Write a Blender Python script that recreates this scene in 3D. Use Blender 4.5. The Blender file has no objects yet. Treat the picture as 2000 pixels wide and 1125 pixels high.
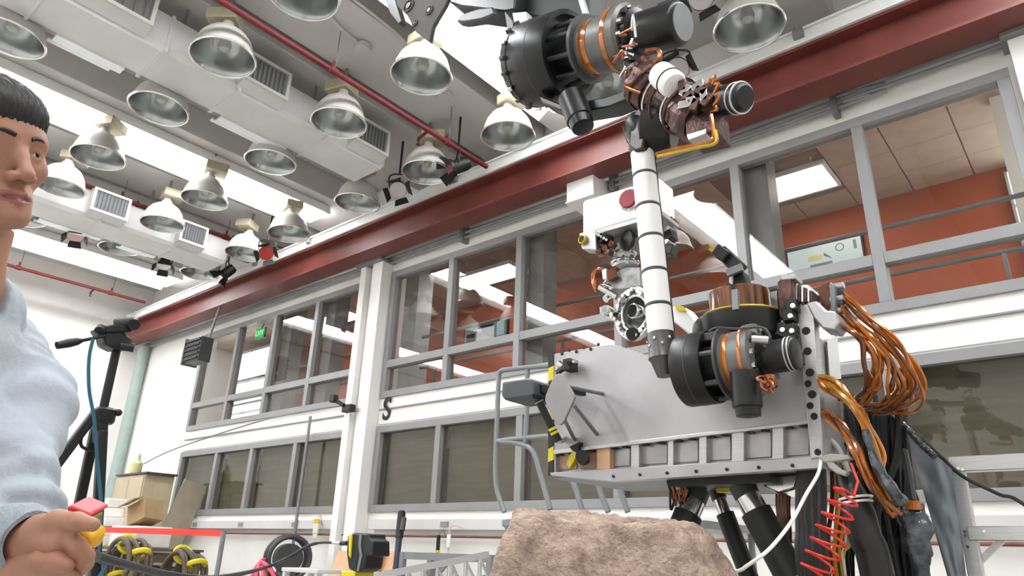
import bpy, bmesh, math, random
import numpy as np
from mathutils import Vector, Matrix, noise

# ---------------------------------------------------------------- camera, light, exposure
SC = bpy.context.scene
COL = SC.collection
FPX = 1358.6
PITCH, ROLL, YAW = math.radians(20.98), math.radians(1.945), math.radians(40.63)
CAM = Vector((0.0, 0.0, 1.1))
_fw = Vector((-math.sin(YAW) * math.cos(PITCH), math.cos(YAW) * math.cos(PITCH), math.sin(PITCH)))
_r0 = Vector((math.cos(YAW), math.sin(YAW), 0.0))
_u0 = _r0.cross(_fw)
_rt = _r0 * math.cos(ROLL) + _u0 * math.sin(ROLL)
_up = -_r0 * math.sin(ROLL) + _u0 * math.cos(ROLL)
cam_data = bpy.data.cameras.new("camera")
cam_data.sensor_width = 36.0
cam_data.lens = FPX / 2000.0 * 36.0
cam_data.clip_start = 0.05
cam_data.clip_end = 200
camera = bpy.data.objects.new("camera", cam_data)
COL.objects.link(camera)
camera.matrix_world = Matrix(((_rt.x, _up.x, -_fw.x, CAM.x), (_rt.y, _up.y, -_fw.y, CAM.y), (_rt.z, _up.z, -_fw.z, CAM.z), (0, 0, 0, 1)))
SC.camera = camera

world = bpy.data.worlds.new("world")
SC.world = world
world.use_nodes = True
world.node_tree.nodes["Background"].inputs[0].default_value = (0.9, 0.95, 1.0, 1)
world.node_tree.nodes["Background"].inputs[1].default_value = 0.15
SC.view_settings.view_transform = 'Standard'
SC.view_settings.look = 'None'
SC.view_settings.exposure = 1.02
SC.view_settings.gamma = 1.0
SC.view_settings.use_curve_mapping = False
STRIP_POWER = 13.0          # radiance of the long fluorescent rows
TROFFER_POWER = 6.0         # radiance of the gallery's ceiling lights

# ---------------------------------------------------------------- layout helpers
def _ray(x, y):
    return _rt * ((x - 1000.0) / FPX) - _up * ((y - 562.5) / FPX) + _fw
def P(x, y, Y):              # photo position -> point on the plane y = Y
    d = _ray(x, y); return CAM + d * ((Y - CAM.y) / d.y)
def PZ(x, y, Z):
    d = _ray(x, y); return CAM + d * ((Z - CAM.z) / d.z)
def PX(x, y, X):
    d = _ray(x, y); return CAM + d * ((X - CAM.x) / d.x)
def PD(x, y, dep):
    return CAM + _ray(x, y) * dep
def V3(*a): return Vector(a)

# ---------------------------------------------------------------- materials
def lin(h):
    h = h.lstrip('#'); out = []
    for i in (0, 2, 4):
        c = int(h[i:i + 2], 16) / 255.0
        out.append(c / 12.92 if c <= 0.04045 else ((c + 0.055) / 1.055) ** 2.4)
    return tuple(out) + (1.0,)
MATS = {}
def mat(name, col, rough=0.5, metal=0.0, var=0.06, scale=6.0, bump=0.0, bscale=40.0, coat=0.0, spec=0.5, emit=None, power=1.0, trans=0.0, col2=None, stretch=None, bdist=0.01):
    if name in MATS: return MATS[name]
    m = bpy.data.materials.new(name); m.use_nodes = True
    nt = m.node_tree; N = nt.nodes; L = nt.links
    b = N["Principled BSDF"]
    c = lin(col) if isinstance(col, str) else tuple(col) + (1.0,)
    tc = N.new("ShaderNodeTexCoord"); src = tc.outputs["Object"]
    if stretch:
        mp = N.new("ShaderNodeMapping"); mp.inputs["Scale"].default_value = stretch
        L.new(src, mp.inputs[0]); src = mp.outputs[0]
    nz = N.new("ShaderNodeTexNoise"); nz.inputs["Scale"].default_value = scale; nz.inputs["Detail"].default_value = 5
    L.new(src, nz.inputs["Vector"])
    rp = N.new("ShaderNodeValToRGB")
    rp.color_ramp.elements[0].position = 0.3; rp.color_ramp.elements[1].position = 0.7
    if col2: lo, hi = lin(col2), c
    else:
        lo = tuple(max(0, x * (1 - var * 2)) for x in c[:3]) + (1,); hi = tuple(min(1, x * (1 + var)) for x in c[:3]) + (1,)
    rp.color_ramp.elements[0].color = lo; rp.color_ramp.elements[1].color = hi
    L.new(nz.outputs["Fac"], rp.inputs[0]); L.new(rp.outputs[0], b.inputs["Base Color"])
    b.inputs["Roughness"].default_value = rough; b.inputs["Metallic"].default_value = metal
    b.inputs["Coat Weight"].default_value = coat; b.inputs["Specular IOR Level"].default_value = spec
    if trans: b.inputs["Transmission Weight"].default_value = trans
    if bump:
        n2 = N.new("ShaderNodeTexNoise"); n2.inputs["Scale"].default_value = bscale; n2.inputs["Detail"].default_value = 6
        L.new(src, n2.inputs["Vector"])
        bp = N.new("ShaderNodeBump"); bp.inputs["Strength"].default_value = bump; bp.inputs["Distance"].default_value = bdist
        L.new(n2.outputs["Fac"], bp.inputs["Height"]); L.new(bp.outputs[0], b.inputs["Normal"])
    if emit:
        b.inputs["Emission Color"].default_value = lin(emit); b.inputs["Emission Strength"].default_value = power
    MATS[name] = m; return m
def glass_mat(name, tint, ior=1.5, rough=0.0):
    if name in MATS: return MATS[name]
    m = bpy.data.materials.new(name); m.use_nodes = True
    nt = m.node_tree; N = nt.nodes; L = nt.links; N.clear()
    out = N.new("ShaderNodeOutputMaterial"); mx = N.new("ShaderNodeMixShader")
    # two-sided thin pane reflectance (Schlick) from the facing angle
    lw = N.new("ShaderNodeLayerWeight"); lw.inputs["Blend"].default_value = 0.5
    pw = N.new("ShaderNodeMath"); pw.operation = 'POWER'; pw.inputs[1].default_value = 5.0
    fr = N.new("ShaderNodeMath"); fr.operation = 'MULTIPLY_ADD'; f0 = ((ior - 1) / (ior + 1)) ** 2
    fr.inputs[1].default_value = 1 - f0; fr.inputs[2].default_value = f0
    L.new(lw.outputs["Facing"], pw.inputs[0]); L.new(pw.outputs[0], fr.inputs[0])
    tr = N.new("ShaderNodeBsdfTransparent"); gl = N.new("ShaderNodeBsdfGlossy")
    tc = N.new("ShaderNodeTexCoord"); nz = N.new("ShaderNodeTexNoise"); nz.inputs["Scale"].default_value = 3
    rp = N.new("ShaderNodeValToRGB")
    rp.color_ramp.elements[0].color = tuple(x * 0.97 for x in lin(tint)[:3]) + (1,); rp.color_ramp.elements[1].color = lin(tint)
    L.new(tc.outputs["Object"], nz.inputs[0]); L.new(nz.outputs["Fac"], rp.inputs[0]); L.new(rp.outputs[0], tr.inputs[0])
    gl.inputs["Roughness"].default_value = rough
    L.new(fr.outputs[0], mx.inputs[0]); L.new(tr.outputs[0], mx.inputs[1]); L.new(gl.outputs[0], mx.inputs[2]); L.new(mx.outputs[0], out.inputs[0])
    MATS[name] = m; return m
def emis_mat(name, col, power):
    return mat(name, '#f4f6f6', 0.4, emit=col, power=power, var=0.01)
def screen_mat(name, col, power):
    return mat(name, '#0c0d0e', 0.3, emit=col, power=power, var=0.01)

M_wall = mat('white_paint', '#eceae6', 0.55, var=0.03, scale=2)
M_ceil = mat('ceiling_paint', '#bab7b5', 0.7, var=0.05, scale=1.5)
M_duct = mat('duct_paint', '#cccbca', 0.5, var=0.04, scale=2)
M_floor = mat('floor_paint', '#b4b2ac', 0.35, var=0.06, scale=1.0)
M_orange = mat('orange_paint', '#b65a36', 0.6, var=0.04, scale=1.0)
M_frame = mat('window_frame_paint', '#8b8b8c', 0.45, var=0.04, scale=4)
M_framed = mat('post_cover_grey', '#7c7e80', 0.45, var=0.04, scale=4)
M_tile = mat('acoustic_tile', '#b9a596', 0.85, var=0.05, scale=5, bump=0.1, bscale=60)
M_red = mat('oxide_red_paint', '#6e332c', 0.5, var=0.10, scale=3)
M_pipe = mat('pipe_red_paint', '#641519', 0.6, var=0.08)
M_rail = mat('white_rail', '#d6d6d4', 0.4, var=0.04)
M_lampout = mat('lamp_enamel', '#bdbab4', 0.35, var=0.03)
M_lampin = mat('lamp_spun_aluminium', '#b4b8b8', 0.22, 0.92, var=0.08, scale=3)
M_bulb = mat('lamp_bulb', '#e9e6df', 0.15, trans=0.6)
M_cream = mat('ballast_cream', '#a79f86', 0.5)
M_black = mat('black_plastic', '#101113', 0.5, var=0.1)
M_blackg = mat('black_anodised', '#131416', 0.36, 0.15, var=0.1, scale=12)
M_dgrey = mat('dark_grey', '#3b3d40', 0.45, var=0.08)
M_grey = mat('mid_grey', '#7e8082', 0.45, 0.3, var=0.06)
M_alu = mat('brushed_aluminium', '#c3c3c4', 0.34, 0.75, var=0.06, scale=14, stretch=(1, 1, 14))
M_aluf = mat('flat_aluminium', '#b2b1b3', 0.42, 0.55, var=0.07, scale=5)
M_chrome = mat('polished_metal', '#d8d8d8', 0.16, 1.0, var=0.05)
M_white = mat('white_coating', '#f0f0ee', 0.4, var=0.02)
M_kapton = mat('amber_film', '#b4650f', 0.2, 0.25, var=0.25, scale=14, coat=0.5)
M_kaptd = mat('dark_amber_film', '#6d3a1c', 0.22, 0.3, var=0.3, scale=14, coat=0.5)
M_brownf = mat('brown_foil', '#5a3f3a', 0.28, 0.55, var=0.3, scale=18, bump=0.5, bscale=60)
M_yellow = mat('yellow_tape', '#d8c51f', 0.4, var=0.06)
M_gold = mat('gold_edge', '#b79a2c', 0.4, 0.3)
M_card = mat('cardboard', '#a08560', 0.8, var=0.08, bump=0.1)
M_beige = mat('beige_sheet_metal', '#b3a48a', 0.5, var=0.04)
M_ply = mat('plywood', '#d9ae86', 0.6, var=0.10, scale=5, stretch=(8, 8, 1))
M_glass = glass_mat('clear_pane', '#f3f2f0', 1.6)
M_glassd = glass_mat('smoked_pane', '#eceae4', 1.5)

# ---------------------------------------------------------------- mesh collector
def frame_from(axis):
    a = Vector(axis).normalized()
    t = Vector((0, 0, 1)) if abs(a.z) < 0.9 else Vector((1, 0, 0))
    x = t.cross(a).normalized(); y = a.cross(x)
    return x, y, a
def spline(pts, n=6):
    pts = [Vector(p) for p in pts]
    if len(pts) < 3 or n <= 1: return pts
    out = []
    for i in range(len(pts) - 1):
        p0 = pts[max(i - 1, 0)]; p1 = pts[i]; p2 = pts[i + 1]; p3 = pts[min(i + 2, len(pts) - 1)]
        for k in range(n):
            t = k / n
            out.append(0.5 * ((2 * p1) + (p2 - p0) * t + (2 * p0 - 5 * p1 + 4 * p2 - p3) * t * t + (3 * p1 - p0 - 3 * p2 + p3) * t ** 3))
    out.append(pts[-1]); return out
class MB:
    def __init__(s): s.v = []; s.f = []
    def add(s, vs, fs):
        o = len(s.v); s.v += [Vector(v) for v in vs]; s.f += [tuple(i + o for i in f) for f in fs]; return s
    def box(s, c, size, rot=None):
        c = Vector(c); hx, hy, hz = size[0] / 2, size[1] / 2, size[2] / 2
        vs = [Vector((x, y, z)) for x in (-hx, hx) for y in (-hy, hy) for z in (-hz, hz)]
        if rot is not None: vs = [rot @ v for v in vs]
        return s.add([c + v for v in vs], [(0, 1, 3, 2), (4, 6, 7, 5), (0, 4, 5, 1), (2, 3, 7, 6), (0, 2, 6, 4), (1, 5, 7, 3)])
    def span(s, x0, x1, y0, y1, z0, z1):
        return s.box(((x0 + x1) / 2, (y0 + y1) / 2, (z0 + z1) / 2), (abs(x1 - x0), abs(y1 - y0), abs(z1 - z0)))
    def bar(s, p0, p1, w, h, up=(0, 0, 1)):
        p0 = Vector(p0); p1 = Vector(p1); a = (p1 - p0); L = a.length; a.normalize()
        u = Vector(up); x = u.cross(a)
        if x.length < 1e-4: x = Vector((1, 0, 0)).cross(a)
        x.normalize(); y = a.cross(x)
        R = Matrix((x, y, a)).transposed()
        return s.box((p0 + p1) / 2, (w, h, L), R)
    def cyl(s, p0, p1, r0, r1=None, n=18, caps=True):
        p0 = Vector(p0); p1 = Vector(p1); r1 = r0 if r1 is None else r1
        x, y, a = frame_from(p1 - p0)
        vs = []
        for p, r in ((p0, r0), (p1, r1)):
            vs += [p + x * (r * math.cos(2 * math.pi * k / n)) + y * (r * math.sin(2 * math.pi * k / n)) for k in range(n)]
        fs = [(k, (k + 1) % n, n + (k + 1) % n, n + k) for k in range(n)]
        if caps: fs += [tuple(range(n - 1, -1, -1)), tuple(range(n, 2 * n))]
        return s.add(vs, fs)
    def lathe(s, o, axis, prof, n=28, cap0=False, cap1=False):   # prof: (radius, distance along axis)
        o = Vector(o); x, y, a = frame_from(axis); vs = []
        for r, t in prof:
            vs += [o + a * t + x * (r * math.cos(2 * math.pi * k / n)) + y * (r * math.sin(2 * math.pi * k / n)) for k in range(n)]
        fs = []
        for i in range(len(prof) - 1):
            fs += [(i * n + k, i * n + (k + 1) % n, (i + 1) * n + (k + 1) % n, (i + 1) * n + k) for k in range(n)]
        if cap0: fs.append(tuple(range(n - 1, -1, -1)))
        if cap1: fs.append(tuple(range((len(prof) - 1) * n, len(prof) * n)))
        return s.add(vs, fs)
    def tube(s, pts, r, n=6, sub=6, caps=True):
        pts = spline(pts, sub); m = len(pts); rr = r if callable(r) else (lambda t: r)
        tan = [(pts[min(i + 1, m - 1)] - pts[max(i - 1, 0)]).normalized() for i in range(m)]
        x, y, _ = frame_from(tan[0]); vs = []
        for i in range(m):
            x = (x - tan[i] * x.dot(tan[i]))
            if x.length < 1e-6: x = frame_from(tan[i])[0]
            x.normalize(); y = tan[i].cross(x); q = rr(i / max(1, m - 1))
            vs += [pts[i] + x * (q * math.cos(2 * math.pi * k / n)) + y * (q * math.sin(2 * math.pi * k / n)) for k in range(n)]
        fs = []
        for i in range(m - 1):
            fs += [(i * n + k, i * n + (k + 1) % n, (i + 1) * n + (k + 1) % n, (i + 1) * n + k) for k in range(n)]
        if caps: fs += [tuple(range(n - 1, -1, -1)), tuple(range((m - 1) * n, m * n))]
        return s.add(vs, fs)
    def prism(s, poly, ext):
        n = len(poly); ext = Vector(ext); a = [Vector(p) for p in poly]; b = [p + ext for p in a]
        nrm = Vector((0, 0, 0))
        for i in range(n): nrm += a[i].cross(a[(i + 1) % n])
        fs = [(k, n + k, n + (k + 1) % n, (k + 1) % n) for k in range(n)] + [tuple(range(n)), tuple(range(2 * n - 1, n - 1, -1))]
        if nrm.dot(ext) > 0: fs = [tuple(reversed(f)) for f in fs]
        return s.add(a + b, fs)
    def ball(s, c, r, sc=(1, 1, 1), n=14, m=9):
        c = Vector(c); prof = [(r * math.sin(math.pi * j / m), -r * math.cos(math.pi * j / m)) for j in range(m + 1)]
        prof[0] = (r * 0.02, -r); prof[-1] = (r * 0.02, r); o = len(s.v)
        s.lathe((0, 0, 0), (0, 0, 1), prof, n, True, True)
        for i in range(o, len(s.v)):
            v = s.v[i]; s.v[i] = c + Vector((v.x * sc[0], v.y * sc[1], v.z * sc[2]))
        return s
    def torus(s, c, axis, R, r, n=28, k=8):
        x, y, a = frame_from(axis); c = Vector(c); vs = []; fs = []
        for i in range(n):
            t = 2 * math.pi * i / n; d = x * math.cos(t) + y * math.sin(t)
            vs += [c + d * (R + r * math.cos(2 * math.pi * j / k)) + a * (r * math.sin(2 * math.pi * j / k)) for j in range(k)]
        for i in range(n):
            for j in range(k):
                fs.append((i * k + j, ((i + 1) % n) * k + j, ((i + 1) % n) * k + (j + 1) % k, i * k + (j + 1) % k))
        return s.add(vs, fs)
    def mesh(s, name, off=Vector((0, 0, 0)), smooth=38):
        me = bpy.data.meshes.new(name)
        me.from_pydata([tuple(v - off) for v in s.v], [], s.f); me.update()
        bm = bmesh.new(); bm.from_mesh(me); bmesh.ops.recalc_face_normals(bm, faces=bm.faces); bm.to_mesh(me); bm.free()
        if smooth:
            me.polygons.foreach_set("use_smooth", [True] * len(me.polygons))
            me.set_sharp_from_angle(angle=math.radians(smooth))
        return me
    def build(s, name, m, parent=None, bevel=0.0, smooth=38, loc=None):
        if parent is not None: off = world_loc(parent)
        elif loc is not None: off = Vector(loc)
        else:
            xs = [v.x for v in s.v]; ys = [v.y for v in s.v]; zs = [v.z for v in s.v]
            off = Vector(((min(xs) + max(xs)) / 2, (min(ys) + max(ys)) / 2, min(zs)))
        me = s.mesh(name, off, smooth)
        o = bpy.data.objects.new(name, me); COL.objects.link(o)
        me.materials.append(m)
        if parent is not None: o.parent = parent
        else: o.location = off
        if bevel:
            bv = o.modifiers.new("bevel", 'BEVEL'); bv.width = bevel; bv.segments = 2; bv.limit_method = 'ANGLE'; bv.angle_limit = math.radians(40)
        return o
def world_loc(o):
    v = Vector((0, 0, 0))
    while o is not None: v += o.location; o = o.parent
    return v
def tag(o, label, cat, group=None):
    o["label"] = label; o["category"] = cat
    if group: o["group"] = group
    return o
def thing(name, loc, label, cat, group=None):
    o = bpy.data.objects.new(name, None); o.empty_display_size = 0.1; COL.objects.link(o); o.location = loc
    return tag(o, label, cat, group)
def struct(o, kind="structure"):
    o["kind"] = kind; return o
def holder(name, loc):       # an Empty that carries the pieces of one part of the setting
    o = bpy.data.objects.new(name, None); o.empty_display_size = 0.1; COL.objects.link(o); o.location = loc
    return struct(o)
def copy_tree(o, parent=None):
    c = o.copy(); COL.objects.link(c); c.parent = parent
    for ch in list(o.children): copy_tree(ch, c)
    return c
def piece(name, me, m, loc, parent, rot=None):   # pieces that share one mesh
    o = bpy.data.objects.new(name, me); COL.objects.link(o)
    if m is not None and not me.materials: me.materials.append(m)
    o.parent = parent; o.location = Vector(loc) - (world_loc(parent) if parent else Vector((0, 0, 0)))
    if rot: o.rotation_euler = rot
    return o
RND = random.Random(7)
# ================================================================ THE ROOM
X0, X1, Y0, YW, ZC = -15.8, 4.5, -5.5, 6.0, 6.4
UZ0, UZ1, LZ0, LZ1 = 3.02, 4.87, 1.55, 2.645
struct(MB().span(X0 - .2, X1 + .2, Y0 - .2, YW, -0.15, 0).build('floor', M_floor))
struct(MB().span(X0 - .2, X1 + .2, Y0 - .2, YW + .3, ZC, ZC + .2).build('ceiling', M_ceil))
struct(MB().span(X0 - .2, X0, Y0, YW, 0, ZC).build('wall_left', M_wall))
struct(MB().span(X1, X1 + .2, Y0, YW, 0, ZC).build('wall_right', M_wall))
struct(MB().span(X0, X1, Y0 - .2, Y0, 0, ZC).build('wall_front', M_wall))
wb = MB()
for a, b, c, d in ((X0, X1, 0, LZ0), (X0, X1, LZ1, UZ0), (X0, X1, UZ1, ZC), (X0, -12.9, LZ0, LZ1), (X0, -12.9, UZ0, UZ1),
                   (-7.96, -7.42, LZ0, LZ1), (-7.96, -7.42, UZ0, UZ1), (0.02, X1, LZ0, LZ1), (0.02, X1, UZ0, UZ1)):
    wb.span(a, b, YW, YW + .25, c, d)
struct(wb.build('wall_back', M_wall))
# columns between the window bays: two flanges and a recessed web
for k, cx in enumerate((-7.69, 0.31)):
    h = holder('column', (cx, 5.9, 0))
    MB().span(cx - .25, cx - .12, 5.80, 6.0, 0, 5.0).build('flange', M_wall, h, bevel=.006)
    MB().span(cx + .03, cx + .25, 5.80, 6.0, 0, 5.0).build('flange', M_wall, h, bevel=.006)
    MB().span(cx - .12, cx + .03, 5.89, 6.0, 0, 5.0).build('web', M_duct, h)
    MB().span(cx - .29, cx + .29, 5.72, 6.0, 5.0, 5.03).build('cap_plate', M_grey, h)
# ledge, raceway, sills
for k, (a, b) in enumerate(((-12.9, -7.97), (-7.41, 0.05), (0.57, X1))):
    struct(MB().span(a, b, 5.985, 6.0, LZ1 + .02, LZ1 + .16).build('trim_%d' % (k + 1), M_wall, bevel=.008))
    struct(MB().span(a, b, 5.97, 6.0, UZ0 - .16, UZ0 - .145).build('trim_%d' % (k + 5), M_frame))
def cells(edges): return [(edges[i], edges[i + 1]) for i in range(len(edges) - 1)]
def window(n, xs, z0, z1, transom, pane, thick=(), blind=None):
    h = holder('window_%d' % n, ((xs[0] + xs[-1]) / 2, YW, z0))
    a, b = xs[0], xs[-1]; w = .045
    for (p, q, r, s_) in ((a, b, z0, z0 + .09), (a, b, z1 - .09, z1)):
        MB().span(p, q, 5.965, 6.10, r, s_).build('frame_rail', M_frame, h, bevel=.004)
    for x in (a, b):
        sg = 1 if x == a else -1
        MB().span(x, x + sg * .09, 5.965, 6.10, z0 + .09, z1 - .09).build('frame_stile', M_frame, h, bevel=.004)
    for x in xs[1:-1]:
        MB().span(x - w, x + w, 5.965, 6.10, z0 + .09, z1 - .09).build('mullion', M_frame, h, bevel=.004)
        if x in thick: MB().span(x + .02, x + .26, 6.14, 6.40, z0, z1 + .1).build('post', M_framed, h, bevel=.004)
    rows = [(z0 + .09, z1 - .09)]
    if transom:
        for (p, q) in cells(xs):
            MB().span(p + w, q - w, 5.968, 6.095, transom - .05, transom + .05).build('transom', M_frame, h, bevel=.004)
        rows = [(z0 + .09, transom - .05), (transom + .05, z1 - .09)]
    for (p, q) in cells(xs):
        for (r, s_) in rows:
            MB().span(p + .02, q - .02, 6.028, 6.036, r - .02, s_ + .02).build('pane', pane, h)
    if blind:
        for (p, q) in cells(xs):
            MB().span(p + .03, q - .03, 6.16, 6.17, z0, z1).build('blind', blind, h)
    return h
M_blind = mat('taupe_blind', '#7c7871', 0.8, var=0.08, scale=2, stretch=(1, 1, 12))
window(1, (-7.42, -6.2, -5.03, -3.65, -2.27, -1.13, 0.02), UZ0, UZ1, 3.49, M_glass, (-5.03, -2.27, -7.42))
window(2, (-12.9, -11.6, -10.4, -9.2, -7.96), UZ0, UZ1, 3.49, M_glass, (-10.4, -9.2))
window(3, (-7.42, -6.24, -4.95, -3.7, -2.45, -1.2, 0.02), LZ0, LZ1, None, M_glassd, (), M_blind)
window(4, (-12.9, -11.6, -10.49, -9.28, -7.96), LZ0, LZ1, None, M_glassd, (), M_blind)

# ---- gallery behind the upper windows
GZ, GY = 5.2, 8.4
struct(MB().span(-15, 2.2, GY, GY + .15, 2.6, GZ + .1).build('wall_gallery_back', M_orange))
struct(MB().span(-15, 2.2, YW + .25, GY, 2.75, 2.9).build('floor_gallery', M_floor))
struct(MB().span(1.6, 1.75, YW + .25, GY, 2.9, GZ).build('wall_gallery_right', M_wall))
struct(MB().span(-15, -14.85, YW + .25, GY, 2.9, GZ).build('wall_gallery_left', M_wall))
struct(MB().span(-15, 2.2, YW + .26, GY, 2.5, 2.7).build('ceiling_lower_rooms', M_ceil))
struct(MB().span(-15, 2.2, YW + 1.2, YW + 1.3, 0, 2.5).build('wall_lower_rooms', M_dgrey))
gc = struct(MB().span(-15, 2.2, YW + .25, GY + .1, GZ + .02, GZ + .1).build('ceiling_gallery', mat('tile_grid', '#8d7f74', 0.6)))
TR = [(-2.57, -1.74, 7.13, 7.70), (-7.55, -6.3, 7.25, 7.72), (-11.25, -10.15, 7.2, 7.62), (0.4, 1.25, 7.13, 7.7)]  # last panel is added out of view to light the gallery's right end
tm = MB().box((0, 0, 0), (.585, .545, .016)).mesh('ceiling_tile')
for i in range(28):
    for j in range(4):
        x = -14.6 + .6 * i; y = YW + .25 + .28 + .55 * j
        if any(a - .25 < x < b + .25 and c - .2 < y < d + .2 for a, b, c, d in TR): continue
        piece('ceiling_tile', tm, M_tile, (x, y, GZ + .012), gc)
M_trof = emis_mat('troffer_lens', '#fffaf2', TROFFER_POWER)
for k, (a, b, c, d) in enumerate(TR):
    lb = ['ceiling light panel above the bright wall screen at the far end of the orange gallery', 'ceiling light panel in the orange gallery above the white letter band beside the column',
          'ceiling light panel in the gallery behind the windows near the green exit sign', 'unseen ceiling light panel added to light the edge of the gallery by the outer column'][k]
    t = thing('ceiling_light', ((a + b) / 2, (c + d) / 2, GZ - .03), lb, 'ceiling light', 'gallery ceiling light panels')
    f = MB(); f.span(a - .03, b + .03, c - .03, c, GZ - .03, GZ + .02).span(a - .03, b + .03, d, d + .03, GZ - .03, GZ + .02).span(a - .03, a, c, d, GZ - .03, GZ + .02).span(b, b + .03, c, d, GZ - .03, GZ + .02)
    f.build('housing', M_white, t)
    MB().span(a, b, c, d, GZ - .022, GZ - .01).build('diffuser', M_trof, t)
# lit door panes at the end of the gallery, white posts
M_lit = emis_mat('lit_pane', '#f2fbff', 2.2)
dr = holder('door_1', (-13.2, 7.2, 2.9))
MB().span(-14.0, -12.5, 7.20, 7.28, 2.9, 4.95).build('door_frame', M_frame, dr)
for i in range(2):
    for j in range(3):
        MB().span(-13.92 + .74 * i, -13.26 + .74 * i, 7.17, 7.20, 2.98 + .65 * j, 3.57 + .65 * j).build('lit_pane', M_lit, dr)
dr = holder('door_2', (-0.2, 8.36, 2.9))
MB().span(-.24, 1.3, 8.30, 8.395, 2.9, 5.1).build('door_frame', M_frame, dr)
for j in range(5):
    MB().span(-.21, 1.2, 8.27, 8.30, 3.02 + .42 * j, 3.39 + .42 * j).build('lit_pane', M_lit, dr)
struct(MB().span(-.17, -.04, 6.9, 7.05, 2.9, GZ).build('gallery_post', M_wall))
struct(MB().span(-8.04, -7.54, 6.6, 6.9, 2.9, GZ).build('gallery_post', mat('pale_blue_grey_paint', '#b9c0c6', .5)))
# handrail inside the glass
for k, (a, b) in enumerate(((-12.8, -8.0), (-7.3, -.02))):
    t = thing('handrail', ((a + b) / 2, 6.55, 2.9), ('grey pipe guard rail behind the windows left of the white column', 'grey pipe guard rail behind the long orange gallery windows')[k], 'handrail')
    MB().cyl((a, 6.55, 4.01), (b, 6.55, 4.01), .022, n=10).build('top_pipe', M_grey, t)
    MB().cyl((a, 6.55, 3.55), (b, 6.55, 3.55), .022, n=10).build('lower_pipe', M_grey, t)
    n = 4
    for i in range(n):
        x = a + .3 + (b - a - .6) * i / (n - 1)
        MB().bar((x, 6.55, 2.9), (x, 6.55, 3.56), .03, .03, (0, 1, 0)).build('stanchion', M_grey, t)
# screens on the orange wall
def screen(x0, x1, z0, z1, lab, bright):
    t = thing('wall_screen', ((x0 + x1) / 2, GY, z0), lab, 'screen', 'screens on the orange wall')
    MB().span(x0 - .02, x1 + .02, GY - .06, GY, z0 - .02, z1 + .02).build('bezel', M_black, t, bevel=.004)
    w, h = x1 - x0, z1 - z0
    em = screen_mat('screen_glow_' + bright, '#e6f6f6' if bright == 'a' else '#aab4b4', .40 if bright == 'a' else .2)
    MB().span(x0, x1, GY - .064, GY - .06, z0, z1).build('display', em, t)
    def mark(u0, u1, v0, v1, col, pw, nm):
        MB().span(x0 + u0 * w, x0 + u1 * w, GY - .068, GY - .064, z0 + v0 * h, z0 + v1 * h).build('screen_mark', screen_mat(nm, col, pw * .4), t)
    if bright == 'a':
        mark(.28, .48, .38, .55, '#f0dc90', 1.0, 'screen_yellow')
        mark(.08, .55, .06, .18, '#7e9aa0', .5, 'screen_dark')
        mark(.3, .6, .18, .26, '#9fb6ba', .6, 'screen_mid')
        mark(.9, .94, .5, .8, '#90a0a6', .5, 'screen_mid2')
        MB().torus((x0 + .72 * w, GY - .066, z0 + .66 * h), (0, 1, 0), .045, .006, 20, 6).build('screen_ring', screen_mat('screen_dark', '#7e9aa0', .2), t)
        MB().prism([(x0 + .5 * w, GY - .064, z0 + .6 * h), (x0 + .58 * w, GY - .064, z0 + .42 * h), (x0 + .6 * w, GY - .064, z0 + .34 * h), (x0 + .5 * w, GY - .064, z0 + .48 * h)], (0, -.004, 0)).build('screen_mark', screen_mat('screen_dark', '#7e9aa0', .2), t)
    else:
        mark(.05, .25, .1, .6, '#30383a', .1, 'screen_black')
        mark(.3, .72, .2, .75, '#e8ecec', .9, 'screen_white')
        mark(.32, .7, .72, .86, '#2c2e30', .1, 'screen_black')
        mark(.35, .68, .1, .22, '#2c2e30', .1, 'screen_black')
        mark(.78, .95, .3, .9, '#bfe0ea', .8, 'screen_blue')
screen(-2.59, -1.73, 4.44, 4.82, 'bright wall screen with a circle drawing on the orange wall, nearest the outer column', 'a')
screen(-8.2, -7.25, 4.40, 4.82, 'wall screen showing a machine picture on the orange wall beside the white column', 'b')
t = thing('exit_sign', (-11.6, 7.6, 4.55), 'green glowing exit sign hanging behind the windows left of the white column', 'sign')
ex = P(508, 651, 6.12)
t.location = (ex.x, 6.12, ex.z - .1)
MB().box((ex.x, 6.135, ex.z), (.30, .03, .19)).build('housing', M_dgrey, t)
MB().box((ex.x, 6.117, ex.z), (.28, .01, .17)).build('face', screen_mat('exit_green', '#10c850', .55), t)
def text_obj(txt, name, m, loc, size, parent, ext=.004, bold=0.0, rz=0.0):
    cu = bpy.data.curves.new(name, 'FONT'); cu.body = txt; cu.size = size; cu.extrude = ext; cu.align_x = 'CENTER'; cu.align_y = 'CENTER'; cu.offset = bold
    o = bpy.data.objects.new(name, cu); COL.objects.link(o); cu.materials.append(m)
    o.rotation_euler = (math.pi / 2, 0, rz); o.location = Vector(loc) - (world_loc(parent) if parent else Vector((0, 0, 0)))
    if parent: o.parent = parent
    bpy.context.view_layer.update()
    me = bpy.data.meshes.new_from_object(o.evaluated_get(bpy.context.evaluated_depsgraph_get()))
    n = bpy.data.objects.new(name, me); COL.objects.link(n); n.parent = o.parent; n.location = o.location; n.rotation_euler = o.rotation_euler
    bpy.data.objects.remove(o)
    n.name = name
    if not me.materials: me.materials.append(m)
    return n
MB().cyl((ex.x, 6.135, ex.z + .09), (ex.x, 6.30, GZ + .02), .012, n=8).build('hanger', M_grey, t)
text_obj('EXIT', 'lettering', screen_mat('exit_pale', '#8cf0b0', .8), (ex.x, 6.109, ex.z), .13, t)
s_ = P(757, 801, 5.99)
so = text_obj('S', 'wall_letter', M_black, (s_.x, 5.976, s_.z), .42, None, .006, .006)
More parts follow.
